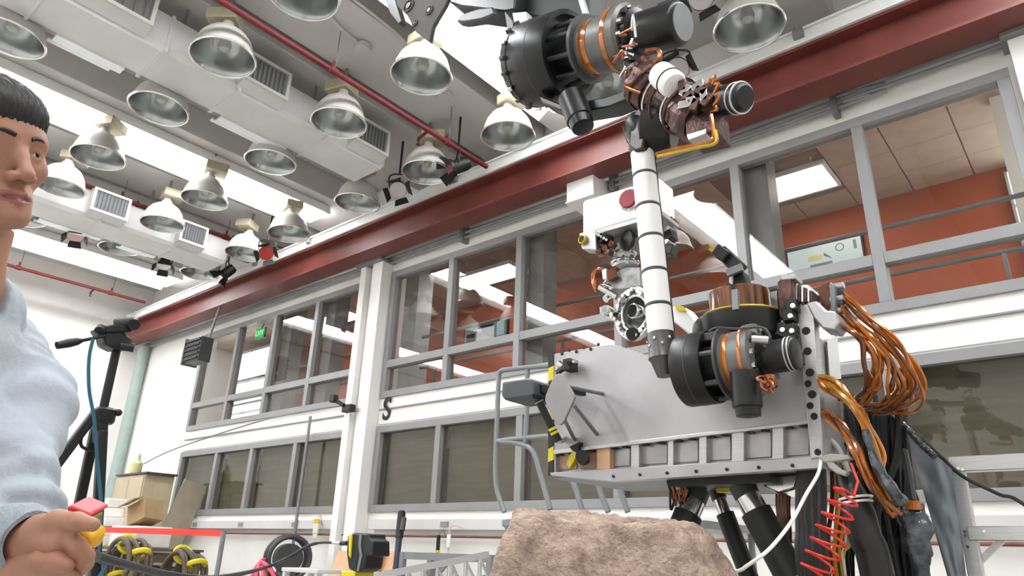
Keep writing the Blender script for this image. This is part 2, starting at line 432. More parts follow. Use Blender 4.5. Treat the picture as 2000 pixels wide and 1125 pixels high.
so.scale = (.85, 1, 1); tag(so, 'large black letter S on the white band right of the column', 'letter')

# ---- crane beam, rail, conduits
t = thing('crane_beam', (-7, 5.6, 5.03), 'long dark red steel runway beam above the windows', 'beam')
MB().span(-15.8, X1, 5.45, 5.75, 5.03, 5.06).build('lower_flange', M_red, t)
MB().span(-15.8, X1, 5.59, 5.61, 5.06, 5.42).build('web', M_red, t)
MB().span(-15.8, X1, 5.45, 5.75, 5.42, 5.45).build('upper_flange', M_red, t)
r_ = MB(); r_.span(-15.8, X1, 5.42, 5.52, 5.45, 5.50).span(-15.8, X1, 5.425, 5.44, 5.50, 5.58).span(-15.8, X1, 5.40, 5.46, 5.58, 5.60)
r_.build('rail', M_rail, t)
for px, py in ((605, 470), (890, 345), (1562, 78), (500, 515)):
    q = P(px, py, 5.42)
    c = MB(); c.box((q.x, 5.40, 5.55), (.09, .05, .10)).cyl((q.x, 5.39, 5.57), (q.x, 5.33, 5.60), .012, n=8)
    c.build('rail_clamp', M_grey, t)
for k, z in enumerate((5.0, 5.075, 5.16)):
    o = MB().tube([(-15.5, 5.93, z), (-8, 5.93, z), (-1.4, 5.93, z), (-1.1, 5.92, z + .03), (-.8, 5.92, z + .05), (X1, 5.92, z + .05)], .018 + .004 * (k == 1), n=8, sub=3).build('conduit', M_frame)
    tag(o, ['lowest of the three conduits running above the windows', 'middle of the three conduits running above the windows', 'topmost of the three conduits running above the windows'][k], 'conduit', 'conduits above the windows')
for k, (px, py) in enumerate(((1625, 180), (1195, 335), (905, 435))):
    q = P(px, py, 5.9)
    b = MB(); b.span(q.x - .025, q.x + .025, 5.87, 6.0, 4.93, 5.40)
    tag(b.build('strut_channel', M_grey, bevel=.003), ['grey strut channel holding conduits above the gallery post nearest the outer column', 'grey strut channel holding conduits behind the white robot arm tube', 'grey strut channel holding conduits halfway between column and junction box'][k], 'bracket', 'conduit strut channels')
q = P(1140, 372, 5.7)
t = thing('junction_box', (q.x, 5.8, q.z), 'white boxy junction box under the red beam beside the robot arm', 'junction box')
MB().box((q.x, 5.80, q.z), (.36, .36, .26)).build('body', M_wall, t, bevel=.01)
MB().box((q.x, 5.80, q.z - .135), (.38, .38, .02)).build('lid', M_wall, t, bevel=.004)
# ceiling joists above
for k, x in enumerate((0.55, -3.9, -6.35, -8.7, -11.0, -13.4)):
    o = MB().span(x - .55, x + .55, Y0, YW - .02, 6.0, ZC).build('joist', M_ceil, bevel=.01); struct(o)
for k, x in enumerate((-5.12, -9.9, -1.6)):
    o = MB().span(x - .45, x + .45, Y0, YW - .02, 6.0, ZC).build('joist', M_ceil, bevel=.01); struct(o)
# raceway and pipe under the lower windows
for k, (a, b) in enumerate(((-12.6, -8.05), (-7.3, -.1))):
    t = thing('cable_raceway', ((a + b) / 2, 5.93, 1.33), ('white cable raceway on the wall below the windows left of the column', 'white cable raceway on the wall below the windows right of the column')[k], 'raceway')
    MB().span(a, b, 5.90, 6.0, 1.34, 1.46).build('cover', M_duct, t, bevel=.006)
    for i in range(3):
        x = a + (b - a) * (i + .6) / 3.2
        MB().span(x - .06, x + .06, 5.885, 5.90, 1.37, 1.43).build('outlet_plate', M_frame, t)
tag(MB().tube([(-13.5, 5.9, 1.275), (-8.2, 5.9, 1.275), (-7.2, 5.9, 1.27), (.5, 5.9, 1.27)], .014, n=8, sub=2).build('wall_pipe', mat('rusty_pipe', '#7c4a3c', .6, var=.2)), 'thin rusty brown pipe running along the white wall under the raceway', 'pipe')
q = P(600, 860, 5.88)
tag(MB().cyl((q.x, 5.88, 0), (q.x, 5.88, 2.9), .022, n=10).build('vertical_conduit', M_grey), 'thin grey vertical pipe standing in front of the dark lower windows', 'pipe')
tag(MB().tube([(-14.2, 5.9, 2.5), (-12.9, 5.9, 2.72), (-10, 5.93, 2.99), (-8.1, 5.93, 3.0)], .012, n=6).build('wall_cable', M_grey), 'grey cable running along the band under the upper windows left of the column', 'cable')
q = P(265, 742, 5.93)
t = thing('alarm_box', (q.x, 5.95, q.z), 'small red fire alarm box on the white wall near the corner conduit', 'alarm')
MB().box((q.x, 5.94, q.z), (.22, .12, .16)).build('body', mat('alarm_red', '#c4242a', .4), t, bevel=.008)
MB().cyl((q.x, 5.88, q.z), (q.x, 5.86, q.z), .04, n=12).build('lens', M_white, t)
tag(MB().cyl((-15.3, 5.86, 0), (-15.3, 5.86, 5.0), .11, n=16).build('riser_pipe', mat('grey_green_paint', '#9aaaa4', .5)), 'thick grey green vertical riser pipe in the far corner', 'pipe')
# ventilation grille / square lamp bracket at the far end of the beam
q = P(388, 686, 5.3)
t = thing('floodlight', (q.x, 5.3, q.z - .2), 'square grey ribbed floodlight hanging from the far end of the red beam', 'floodlight')
MB().box((q.x, 5.3, q.z), (.50, .22, .42)).build('housing', M_dgrey, t, bevel=.012)
for i in range(5): MB().box((q.x, 5.18, q.z - .16 + .08 * i), (.48, .03, .03)).build('fin', M_black, t)
MB().box((q.x - .27, 5.3, q.z), (.03, .28, .46)).build('side_plate', M_grey, t)
MB().cyl((q.x + .05, 5.4, q.z + .2), (q.x + .05, 5.5, 5.04), .025, n=8).build('hanger', M_grey, t)
# ================================================================ CEILING FIXTURES
M_strip = emis_mat('strip_lens', '#fbfdff', STRIP_POWER)
STRIPS = [(-4.28, -3.57, 'broad glowing fluorescent row behind the black robot joint'), (-9.05, -8.36, 'long glowing fluorescent row running above the person\'s head'),
          (-13.9, -13.05, 'glowing fluorescent row farthest down the hall'), (.25, .95, 'fluorescent row overhead past the outer column'), (-18, -17, '')]
for k, (a, b, lab) in enumerate(STRIPS[:4]):
    y0, y1 = -4.6, 5.40
    t = thing('strip_light', ((a + b) / 2, .4, 5.85), lab, 'strip light', 'long fluorescent rows')
    n = 4
    MB().span(a, b, y0, y1, 5.94, 5.995).build('housing', M_white, t)
    for sx, x in ((-1, a), (1, b)):
        MB().prism([(x, y0, 5.995), (x - sx * .10, y0, 5.995), (x - sx * .10, y0, 5.94), (x + sx * .03, y0, 5.85), (x + sx * .03, y0, 5.90)], (0, y1 - y0, 0)).build('reflector_wing', M_white, t)
    L = (y1 - y0) / n
    for i in range(n):
        MB().span(a + .19, b - .10, y0 + L * i + (.012 if i else 0), y0 + L * (i + 1) - .012 * (i < n - 1), 5.855, 5.935).build('lens', M_strip, t, bevel=.02)

# ---- bell shaped high bay lamps: one built, the rest copied
lamp = bpy.data.objects.new('high_bay_lamp', None); COL.objects.link(lamp)
outer = [(.285, 0), (.29, .012), (.275, .03), (.262, .10), (.235, .18), (.185, .255), (.125, .30), (.075, .325), (.07, .36)]
inner = [(.283, .002), (.262, .03), (.25, .10), (.224, .172), (.176, .243), (.118, .288), (.03, .30)]
MB().lathe((0, 0, 0), (0, 0, 1), outer, 32).build('shade', M_lampout, lamp, smooth=60)
MB().lathe((0, 0, 0), (0, 0, 1), inner, 32, cap1=True).build('reflector', M_lampin, lamp, smooth=60)
MB().torus((0, 0, .006), (0, 0, 1), .287, .011, 32, 8).build('rim', mat('lamp_rim', '#dededd', .2, .8), lamp)
MB().lathe((0, 0, .08), (0, 0, 1), [(.012, 0), (.05, .02), (.062, .07), (.045, .13), (.03, .22)], 14, True).build('bulb', M_bulb, lamp)
MB().cyl((0, 0, .36), (0, 0, .42), .05, n=12).build('socket', M_lampout, lamp)
bl = MB().box((0.03, 0.05, .47), (.24, .28, .12)).build('ballast', M_cream, lamp, bevel=.01)
MB().cyl((0, 0, .53), (0, 0, .72), .018, n=8).build('hanger', M_grey, lamp)
GX = [-1.58, -2.98, -4.25, -5.52, -6.82, -8.38, -9.58, -11.0]; GYY = [.87, 2.22, 3.53, 4.80]
LAMPS = [(4, 0, 'bell lamp cut by the picture edge above the person\'s forehead'), (3, 1, 'large bell lamp between the upper duct grilles'), (4, 1, 'bell lamp with green tinted reflector just above the glowing row over the person'),
         (5, 1, 'bell lamp just under the glowing row right of the person\'s eyes'), (6, 1, 'bell lamp beside the person\'s mouth'), (5, 2, 'bell lamp halfway along the underside of the glowing row over the person'),
         (6, 2, 'bell lamp hanging in front of the far duct, between its grilles'), (7, 1, 'bell lamp under the person\'s chin'), (7, 2, 'bell lamp next to the small black spotlight near the far row'),
         (6, 3, 'bell lamp beside the far stage light with the red gel'), (7, 3, 'bell lamp farthest down the hall, touching the beam rail'), (5, 3, 'bell lamp at the far end of the glowing row over the person'),
         (4, 2, 'bell lamp with bright rim above the middle of the glowing row'), (3, 2, 'bell lamp between the two white duct grilles beside the red pipe'), (2, 2, 'white bell lamp right of the red pipe, left of the broad glowing row'),
         (3, 3, 'bell lamp between the stage light with the red gel and the duct end'), (2, 3, 'bell lamp under the corner of the broad glowing row, above the beam'), (4, 3, 'bell lamp touching the beam rail below the duct end'),
         (2, 1, 'bell lamp cut by the top edge of the picture'), (0, 3, 'bell lamp above the red beam, past the robot arm'), (1, 3, 'bell lamp half hidden behind the black robot joint')]
for i, (gx, gy, lab) in enumerate(LAMPS):
    o = lamp if i == 0 else copy_tree(lamp)
    o.location = (GX[gx], GYY[gy], 5.30)
    o.rotation_euler = (RND.uniform(-.05, .05), RND.uniform(-.05, .05), RND.uniform(0, 6.28))
    tag(o, lab, 'pendant lamp', 'bell shaped high bay lamps')

# ---- red sprinkler pipes
for k, (x, pz, lab) in enumerate(((-5.08, 5.5, 'red sprinkler pipe nearest the robot arm'), (-10.09, 5.69, 'red sprinkler pipe along the far duct'), (-14.5, 5.69, 'red sprinkler pipe farthest down the hall, above the tripod'))):
    t = thing('sprinkler_pipe', (x, 2, pz), lab, 'pipe', 'red sprinkler pipes')
    MB().cyl((x, -5.4, pz), (x, 5.37, pz), .030, n=12).build('pipe', M_pipe, t)
    for y in (1.6, 3.1, 4.7):
        MB().cyl((x, y, pz), (x, y, pz + .11), .016, n=8).build('riser', M_pipe, t)
        MB().lathe((x, y - .05, pz), (0, 1, 0), [(.03, 0), (.042, .01), (.042, .09), (.03, .10)], 12).build('coupling', M_pipe, t)
        MB().cyl((x, y + .02, pz + .02), (x, y + .02, 6.4), .006, n=6).build('hanger_rod', M_grey, t)
    MB().cyl((x - .16, 4.4, pz - .04), (x, 4.4, pz), .018, n=8).build('sprinkler_branch', M_pipe, t)
    MB().lathe((x - .16, 4.4, pz - .12), (0, 0, 1), [(.03, 0), (.008, .02), (.02, .05), (.018, .09)], 10, True).build('sprinkler_head', mat('dark_red_cap', '#5a1518', .4), t)

# ---- ducts with louvred side grilles
M_slot = mat('slot_dark', '#6b6a66', .6)
M_louv = mat('louvre_grey', '#83868a', .4, .2)
M_linear = mat('pale_strip', '#eef2f4', .3, var=.02)
def duct(xl, xr, yend, lab, joints, grilles, slots, gmat, dz=0.0):
    t = thing('air_duct', ((xl + xr) / 2, 0, 5.4), lab, 'duct', 'white ceiling ducts')
    y = [-5.4] + joints + [yend]
    for a, b in cells(y):
        MB().prism([(xl + .04, a + .004, 5.40), (xr - .05, a + .004, 5.40), (xr, a + .004, 5.45), (xr, a + .004, 5.78), (xl, a + .004, 5.78), (xl, a + .004, 5.44)], (0, b - a - .008, 0)).build('duct_section', M_duct, t)
    for j in joints:
        MB().span(xl - .012, xr + .012, j - .015, j + .015, 5.388, 5.80).build('flange', M_duct, t)
    for (g0, g1) in grilles:
        MB().prism([(xr - .01, g0 - .03, 5.42), (xr + .13, g0 - .03, 5.46), (xr + .13, g0 - .03, 5.80), (xr - .01, g0 - .03, 5.80)], (0, g1 - g0 + .06, 0)).build('plenum', M_duct, t)
        fr = MB()
        X = xr + .131
        for (a, b, c, d) in ((g0 - .03, g1 + .03, 5.46, 5.495), (g0 - .03, g1 + .03, 5.765, 5.80), (g0 - .03, g0 + .005, 5.495, 5.765), (g1 - .005, g1 + .03, 5.495, 5.765)):
            fr.span(X, X + .03, a, b, c, d)
        gr = fr.build('grille_frame', gmat, t)
        MB().span(X - .001, X + .004, g0, g1, 5.495, 5.765).build('grille_back', M_slot, gr)
        n = 9
        for i in range(n):
            yy = g0 + (g1 - g0) * (i + .5) / n
            R = Matrix.Rotation(.6, 3, 'Z')
            MB().box((X + .014, yy, 5.63), (.004, .045, .26), R).build('louvre', M_louv, gr)
    for (a, b) in slots:
        MB().span(xl - .09, xl + .03, a, b, 5.385, 5.41).build('pale_strip', M_linear, t)  # thin near-white strips along the duct's lower left edge
        MB().span(xl - .16, xl - .12, a - .03, b - .08, 5.40, 5.42).build('pale_strip_rail', M_linear, t)
    MB().span(xl + .02, xr - .02, yend - .005, yend + .02, 5.43, 5.76).build('end_cap', M_duct, t)
    for yy in (.4, 2.0, 3.5):
        MB().bar((xl + .05, yy, 5.78), (xl + .05, yy, 6.4), .03, .004).build('strap', M_grey, t); MB().bar((xr - .05, yy, 5.78), (xr - .05, yy, 6.4), .03, .004).build('strap', M_grey, t)
    t.location.z += dz
    return t
duct(-6.58, -5.98, 4.52, 'white air duct between the red pipe and the glowing row over the person', [.9, 1.88, 2.63, 3.72], [(.85, 1.65), (2.62, 3.05), (4.0, 4.42)], [(1.15, 1.75), (2.75, 3.55)], M_lampout)
duct(-10.68, -10.05, 4.75, 'white air duct farther down the hall, behind the person\'s jaw', [1.5, 2.9, 4.0], [(2.72, 3.15), (3.95, 4.3)], [(2.35, 3.15), (3.45, 3.95)], M_lampout, -.16)

# ---- theatre lights
def stage_light(px, py, lab, gel=None, Z=5.32, aim=(.3, -.3, -1), hexg=False):
    c = PZ(px, py, Z); a = Vector(aim).normalized(); x, y, _ = frame_from(a)
    t = thing('stage_light', c, lab, 'stage light', 'black theatre lights above the hall')
    MB().lathe(c - a * .16, a, [(.02, 0), (.07, .01), (.085, .06), (.085, .20), (.11, .22), (.11, .26)], 18, True).build('can', M_black, t)
    MB().lathe(c + a * .101, a, [(.002, 0), (.105, 0)], 18).build('lens', mat('gel_' + (gel or 'none'), gel or '#8b8688', .4) if gel else mat('lens_glass', '#b7b0b2', .15), t)
    for k in range(4):
        d = x * math.cos(math.pi * k / 2 + .4) + y * math.sin(math.pi * k / 2 + .4); e = a.cross(d)
        q = c + a * .10 + d * .11
        MB().prism([q + e * .07, q - e * .07, q - e * .09 + a * .09 + d * .05, q + e * .09 + a * .09 + d * .05], d * .004).build('barn_door', M_black, t)
    MB().tube([c + x * .11, c + x * .12 + V3(0, 0, .16), c + V3(0, 0, .2), c - x * .12 + V3(0, 0, .16), c - x * .11], .01, n=6, sub=4).build('yoke', M_black, t)
    MB().cyl(c + V3(0, 0, .2), (c.x, c.y, 6.02), .014, n=8).build('hanger', M_black, t)
    return t
stage_light(150, 452, 'black stage light with pinkish lens right under the person\'s chin line', '#e3b5b5', aim=(.4, -.1, -1))
stage_light(322, 510, 'small black spotlight beside the far glowing row', '#f4eeea', aim=(.3, -.1, -1))
stage_light(442, 533, 'black stage light touching the beam rail far down the hall', None, aim=(-.4, -.5, -.7))
stage_light(520, 492, 'black stage light with red gel beside the far bell lamps', '#a32a22', aim=(.8, -.4, -.6))
stage_light(778, 368, 'black stage light between two bell lamps by the duct end', None, aim=(.6, -.5, -.7))
stage_light(893, 325, 'black stage light with pink red gel at the end of the near red pipe', '#8f3440', aim=(-.5, -.7, -.5))
stage_light(1322, 133, 'black stage light ring beyond the robot arm', None, aim=(.3, -.6, -.7))
stage_light(1368, -8, 'black stage light at the top edge above the robot motor', None, aim=(.3, -.6, -.7), Z=5.5)
# conduit drops and round junction boxes on the ceiling
for k, (px, py) in enumerate(((708, 97), (868, 192))):
    c = PZ(px, py, 5.92)
    t = thing('ceiling_junction', c, ['round conduit box on the ceiling left of the red pipe lamp', 'round conduit box on the ceiling below the white bell lamp'][k], 'junction box')
    MB().cyl(c, c + V3(0, 0, .06), .075, n=16).build('box', M_ceil, t)
    MB().tube([c + V3(0, 0, .04), c + V3(.05, -.4, .05), c + V3(.3, -.9, .06), c + V3(.35, -1.8, .06)], .015, n=6).build('conduit', M_ceil, t)
    MB().cyl(c + V3(0, 0, .06), (c.x, c.y, 6.41), .012, n=6).build('stem', M_ceil, t)
for k, (px0, py0, px1, py1, lab) in enumerate(((500, 50, 760, 160, ''), (480, 262, 395, 330, ''), (905, 210, 898, 262, ''))):
    pass
# ================================================================ ROCK
def rock():
    # convex block cut by planes, then roughened
    c = P(1150, 1090, 1.95); c.z = .62
    planes = []
    def plane(n, d): planes.append((Vector(n).normalized(), d))
    f = Vector((-_fw.x, -_fw.y, 0)).normalized(); r = Vector((_rt.x, _rt.y, 0)).normalized()
    plane(V3(0, 0, 1) + f * .08, .602); plane((0, 0, -1), .62)
    plane(-r * .93 + V3(0, 0, .34), .430)
    plane(r * .62 + V3(0, 0, .78) - f * .05, .628)
    plane(r * .90 + V3(0, 0, .42), .565)
    plane(f * .97 + V3(0, 0, .20), .36)
    plane(f * .72 + r * .60 + V3(0, 0, .40), .53)
    plane(f * .75 - r * .60 + V3(0, 0, .15), .45)
    plane(-f * .95 + V3(0, 0, .2), .32)
    plane(-f * .7 - r * .7 + V3(0, 0, .2), .38)
    plane(-f * .7 + r * .7 + V3(0, 0, .25), .42)
    plane(f * .5 + V3(0, 0, .85) + r * .35, .685)
    nu, nv = 420, 240; vs = []
    for j in range(nv + 1):
        ph = math.pi * j / nv
        for i in range(nu):
            th = 2 * math.pi * i / nu
            d = Vector((math.sin(ph) * math.cos(th), math.sin(ph) * math.sin(th), math.cos(ph)))
            R = 1e9; acc = 0
            for n, q in planes:
                k = n.dot(d)
                if k > 1e-3: acc += (k / q) ** 60
            R = acc ** (-1 / 60)
            p = c + d * R
            e = noise.fractal(p * 3.2, .9, 2.1, 4) * .018 + noise.fractal(p * 14, .8, 2.2, 5) * .012 + abs(noise.noise(p * 7)) * -.018 + noise.fractal(p * 48, .7, 2.1, 3) * .005
            p = p + d * e
            p.z = max(p.z, 0.0); vs.append(p)
    fs = []
    for j in range(nv):
        for i in range(nu):
            a, b = j * nu + i, j * nu + (i + 1) % nu
            fs.append((a, a + nu, b + nu, b))
    m = MB().add(vs, fs)
    mt = mat('pink_sandstone', '#c8b09f', .9, var=.0, scale=22, bump=1.0, bscale=90, col2='#8f786a', bdist=.02)
    tag(m.build('boulder', mt, smooth=70), 'rough pinkish tan boulder in front of the rover', 'rock')
rock()

# ================================================================ TRIPOD
t = thing('camera_tripod', PX(192, 1000, -2.9).xy.to_3d(), 'black camera tripod with pan handle and no camera', 'tripod')
YT = 1.0
PT = lambda x, y, yy: PX(x, y, -2.92 - (yy - 1.0))
hub = PT(198, 815, YT); top = PT(226, 690, YT); base = Vector((hub.x, hub.y, 0))
M_tri = mat('tripod_black', '#141718', .42, .2)
MB().cyl(hub, top + (top - hub).normalized() * .02, .016, n=16).build('centre_column', M_tri, t)
MB().lathe(PT(202, 812, YT), (top - hub), [(.035, -.03), (.042, -.02), (.042, .02), (.03, .03)], 20, True, True).build('column_collar', M_tri, t)
MB().prism([PT(x, y, YT - .03) for x, y in ((186, 798), (211, 800), (213, 830), (210, 865), (190, 865))], (-.06, 0, 0)).build('spider', M_tri, t, bevel=.006)
b_ = MB(); b_.cyl(PT(212, 803, YT - .02), PT(228, 803, YT - .02), .008, n=8); b_.ball(PT(231, 806, YT - .02), .014)
b_.build('clamp_knob', M_tri, t)
# pan head
hd = MB(); hd.prism([PT(x, y, YT - .04) for x, y in ((200, 650), (228, 640), (258, 660), (262, 680), (225, 682), (205, 672))], (-.08, 0, 0)); hd.build('head_base', M_tri, t, bevel=.008)
MB().prism([PT(x, y, YT - .05) for x, y in ((194, 638), (255, 628), (266, 632), (258, 648), (200, 650))], (-.10, 0, 0)).build('tilt_plate', M_tri, t, bevel=.006)
MB().cyl(PT(222, 630, YT - .03), PT(262, 626, YT - .06), .016, n=14).build('quick_release', M_dgrey, t)
MB().cyl(PT(262, 634, YT - .07), PT(256, 626, YT + .05), .022, n=18).build('tilt_drum', M_tri, t)
MB().cyl(PT(235, 675, YT - .06), PT(262, 680, YT - .08), .017, n=14).build('pan_knob', M_tri, t)
MB().cyl(PT(198, 640, YT - .05), PT(194, 646, YT - .06), .018, n=14).build('side_knob', M_tri, t)
H0, H1, H2 = PT(205, 656, YT - .05), PT(160, 665, YT - .06), PT(120, 673, YT - .07)
MB().cyl(H0, H1, .007, n=10).build('pan_arm', M_tri, t)
MB().lathe(H1, H2 - H1, [(.008, 0), (.015, .02), (.017, .05), (.014, .09), (.004, (H2 - H1).length)], 14, True, True).build('pan_grip', M_tri, t)
# legs: three splayed legs with outer and inner tube
def leg(a, b, k):
    d = (b - a); m_ = a + d * .45
    MB().bar(a, m_, .034, .030, (1, 0, 0)).build('leg', M_tri, t, bevel=.006)
    MB().bar(m_ - d * .02, m_ + d * .02, .042, .036, (1, 0, 0)).build('leg_clamp', M_tri, t, bevel=.006)
    MB().cyl(m_, b, .013, n=12).build('leg_tube', M_tri, t)
    MB().ball(b, .018).build('rubber_foot', M_black, t)
legs = [(PT(185, 808, YT), PT(112, 905, YT + .0)), (PT(188, 830, YT + .02), PT(160, 960, YT + .1)), (PT(200, 840, YT - .03), PT(185, 1125, YT - .06))]
for k, (a, b) in enumerate(legs):
    d = (b - a).normalized(); s_ = (a.z - .018) / -d.z
    leg(a, a + d * s_, k)
MB().tube([PT(x, y, YT) for x, y in ((166, 835), (160, 850), (158, 868), (166, 876), (180, 880))], .006, n=6).build('leg_brace', M_tri, t)
o = MB().tube([PT(x, y, YT - .08) for x, y in ((182, 662), (174, 700), (174, 760), (184, 820), (190, 900), (198, 1000), (192, 1090), (184, 1140))] + [Vector((-2.9, .8, .4)), Vector((-2.7, .6, .015)), Vector((-2.2, .2, .012))], .0065, n=8).build('tripod_cable', mat('teal_cable', '#235a70', .4))
tag(o, 'teal blue cable hanging along the black tripod', 'cable')

# ================================================================ FAR CLUTTER, between the tripod and the windows
def setbox(name, px0, py0, px1, py1, Y, d, m, lab, cat, rz=0, base=True, bev=.01):
    a, b = P(px0, py1, Y), P(px1, py0, Y)
    t_ = thing(name, ((a.x + b.x) / 2, Y + d / 2, a.z), lab, cat)
    return t_, a, b
# beige cabinet standing on the floor
a, b = P(212, 1000, 5.0), P(282, 925, 5.0)
t = thing('steel_cabinet', ((a.x + b.x) / 2, 5.25, 0), 'beige steel cabinet behind the tripod legs', 'cabinet')
MB().span(a.x, b.x, 5.02, 5.5, 0.04, b.z).build('body', M_beige, t, bevel=.01)
for i in range(2):
    w = (b.x - a.x) / 2; d_ = MB().span(a.x + w * i + .01, a.x + w * (i + 1) - .01, 5.0, 5.02, .08, b.z - .03).build('door', M_beige, t, bevel=.004)
    MB().box((a.x + w * (.9 if i == 0 else 1.1), 4.985, b.z - .5), (.02, .03, .16)).build('handle', M_grey, d_)
MB().span(a.x + .03, b.x - .03, 5.05, 5.48, 0, .04).build('plinth', M_dgrey, t)
MB().span(a.x - .02, b.x + .1, 4.99, 5.5, b.z, b.z + .03).build('top', M_dgrey, t, bevel=.004)
q = P(268, 900, 5.2)
t2_ = thing('yellow_bottle', (q.x, 5.2, b.z + .03), 'small pale yellow jug on top of the beige cabinet', 'bottle')
MB().lathe((q.x, 5.2, b.z + .03), (0, 0, 1), [(.09, 0), (.10, .02), (.10, .20), (.05, .26), (.04, .32)], 16, True, True).build('body', mat('pale_yellow_plastic', '#d9d3a0', .4), t2_)
MB().cyl((q.x, 5.2, b.z + .35), (q.x, 5.2, b.z + .39), .045, n=12).build('cap', M_white, t2_)
# panel leaning next to it
a2, b2 = P(284, 1010, 5.3), P(309, 938, 5.3)
tag(MB().bar((a2.x + .3, 5.3, 0), (a2.x + .38, 5.85, b2.z), .42, .03, (1, 0, 0)).build('leaning_board', mat('dull_wood_board', '#9b917e', .6)), 'dull wooden board leaning between the beige cabinet and the wall', 'board')
# pallet crate carrying the open carton
a, b = P(246, 1125, 4.4), P(310, 1030, 4.4)
def crate(x0, x1, y0, y1, z0, z1, lab, m=M_ply):
    t_ = thing('slatted_crate', ((x0 + x1) / 2, (y0 + y1) / 2, z0), lab, 'crate')
    for x in (x0, x1):
        for y in (y0, y1): MB().box((x, y, (z0 + z1) / 2), (.06, .06, z1 - z0)).build('corner_post', m, t_)
    n = max(3, int((z1 - z0) / .16))
    for i in range(n):
        z = z0 + (z1 - z0) * (i + .5) / n
        MB().box(((x0 + x1) / 2, y0 - .04, z), (x1 - x0 + .1, .02, .10)).build('slat', m, t_); MB().box(((x0 + x1) / 2, y1 + .04, z), (x1 - x0 + .1, .02, .10)).build('slat', m, t_)
        MB().box((x1 + .04, (y0 + y1) / 2, z), (.02, y1 - y0 + .1, .10)).build('slat', m, t_); MB().box((x0 - .04, (y0 + y1) / 2, z), (.02, y1 - y0 + .1, .10)).build('slat', m, t_)
    MB().span(x0 - .06, x1 + .06, y0 - .06, y1 + .06, z1, z1 + .03).build('lid', m, t_)
    return t_
dk = mat('dark_crate_wood', '#5c4f42', .7, var=.15, stretch=(1, 1, 10))
cx0, cx1 = P(215, 1060, 4.5).x, P(330, 1060, 4.5).x
crate(cx0, cx1, 4.2, 4.9, 0, 1.0, 'dark slatted crate under the cardboard carton and coiled hoses', dk)
# second crate layer and carton
mid = P(278, 1025, 4.5)
tag(MB().span(mid.x - .5, mid.x + .3, 4.3, 4.8, 1.03, mid.z - .02).build('storage_bin', mat('white_bin', '#d5d2cc', .5), bevel=.02), 'white storage bin on the dark crate, below the tilted carton', 'bin')
cc = P(284, 1003, 4.5); R = Matrix.Rotation(-.38, 3, 'Y') @ Matrix.Rotation(.25, 3, 'Z')
t = thing('cardboard_carton', (cc.x, cc.y, cc.z - .2), 'tilted brown cardboard carton with an open flap beside the beige cabinet', 'carton')
MB().box(cc, (.34, .30, .28), R).build('body', M_card, t, bevel=.004)
MB().box(cc + R @ V3(-.02, -.22, .14), (.30, .16, .012), R @ Matrix.Rotation(.4, 3, 'X')).build('flap', M_card, t)
MB().box(cc + R @ V3(.08, -.152, .0), (.06, .006, .04), R).build('sticker', mat('orange_sticker', '#d8622a', .5), t)
q = P(222, 980, 4.4)
t = thing('paper_stack', (q.x, 4.4, 1.03), 'pile of white papers and bags beside the tripod leg on the crate', 'papers')
for k in range(5):
    MB().box((q.x + RND.uniform(-.05, .05), 4.4, 1.1 + .13 * k), (.34 - .03 * k, .26, .125), Matrix.Rotation(RND.uniform(-.2, .2), 3, 'Z')).build('paper_bundle', mat('white_paper', '#e6e2da', .7), t, bevel=.01)
# coils of brown hose with yellow tape
M_hose = mat('brown_hose', '#5d5145', .6, var=.2)
def coil(px, py, Y, R, z, lab, n=6):
    c = P(px, py, Y); c.z = z + R * .95 if z is not None else c.z
    t_ = thing('hose_coil', (c.x, c.y, c.z - R), lab, 'hose coil', 'brown hose coils')
    for k in range(n):
        MB().torus(c + V3(RND.uniform(-.03, .03), .05 * (k - n / 2), RND.uniform(-.02, .02)), V3(RND.uniform(-.15, .15), 1, RND.uniform(-.15, .15)), R * RND.uniform(.78, 1.0), .026, 32, 8).build('hose_turn', M_hose, t_)
    for k in range(4):
        a_ = k * 1.57 + .5; q_ = c + V3(R * .88 * math.cos(a_), 0, R * .88 * math.sin(a_))
        MB().torus(q_, V3(-math.sin(a_), 0, math.cos(a_)), .10, .03, 14, 6).build('tape_wrap', M_yellow, t_)
    return c
c = coil(250, 1105, 3.75, .30, None, 'brown hose coil with yellow tape nearest the tripod'); c2 = coil(360, 1125, 4.3, .30, None, 'brown hose coil with yellow tape under the red barrier end')
crate(c.x - .32, c.x + .28, 3.55, 3.95, 0, c.z - .33, 'low slatted crate under the hose coil nearest the tripod', dk)
crate(c2.x - .35, c2.x + .35, 4.05, 4.55, 0, c2.z - .33, 'low slatted crate under the hose coil at the barrier end', dk)
# red belt barrier
t = thing('belt_barrier', (P(437, 1041, 4.0).x, 4.0, 0), 'red belt barrier with grey post in front of the hose coils', 'barrier')
pr, pl = P(437, 1041, 4.0), P(190, 1034, 4.0)
MB().cyl((pr.x, 4.0, .03), (pr.x, 4.0, pr.z + .03), .025, n=12).build('post', M_grey, t); MB().lathe((pr.x, 4.0, 0), (0, 0, 1), [(.17, 0), (.17, .02), (.04, .04)], 20, True, True).build('base', M_dgrey, t)
MB().cyl((pl.x, 4.0, .03), (pl.x, 4.0, pl.z + .03), .025, n=12).build('post', M_grey, t); MB().lathe((pl.x, 4.0, 0), (0, 0, 1), [(.17, 0), (.17, .02), (.04, .04)], 20, True, True).build('base', M_dgrey, t)
MB().prism([(pl.x, 3.99, pl.z - .035), (pr.x, 3.99, pr.z - .035), (pr.x, 3.99, pr.z + .03), (pl.x, 3.99, pl.z + .03)], (0, .006, 0)).build('belt', mat('barrier_red', '#d8261c', .5, var=.04), t)
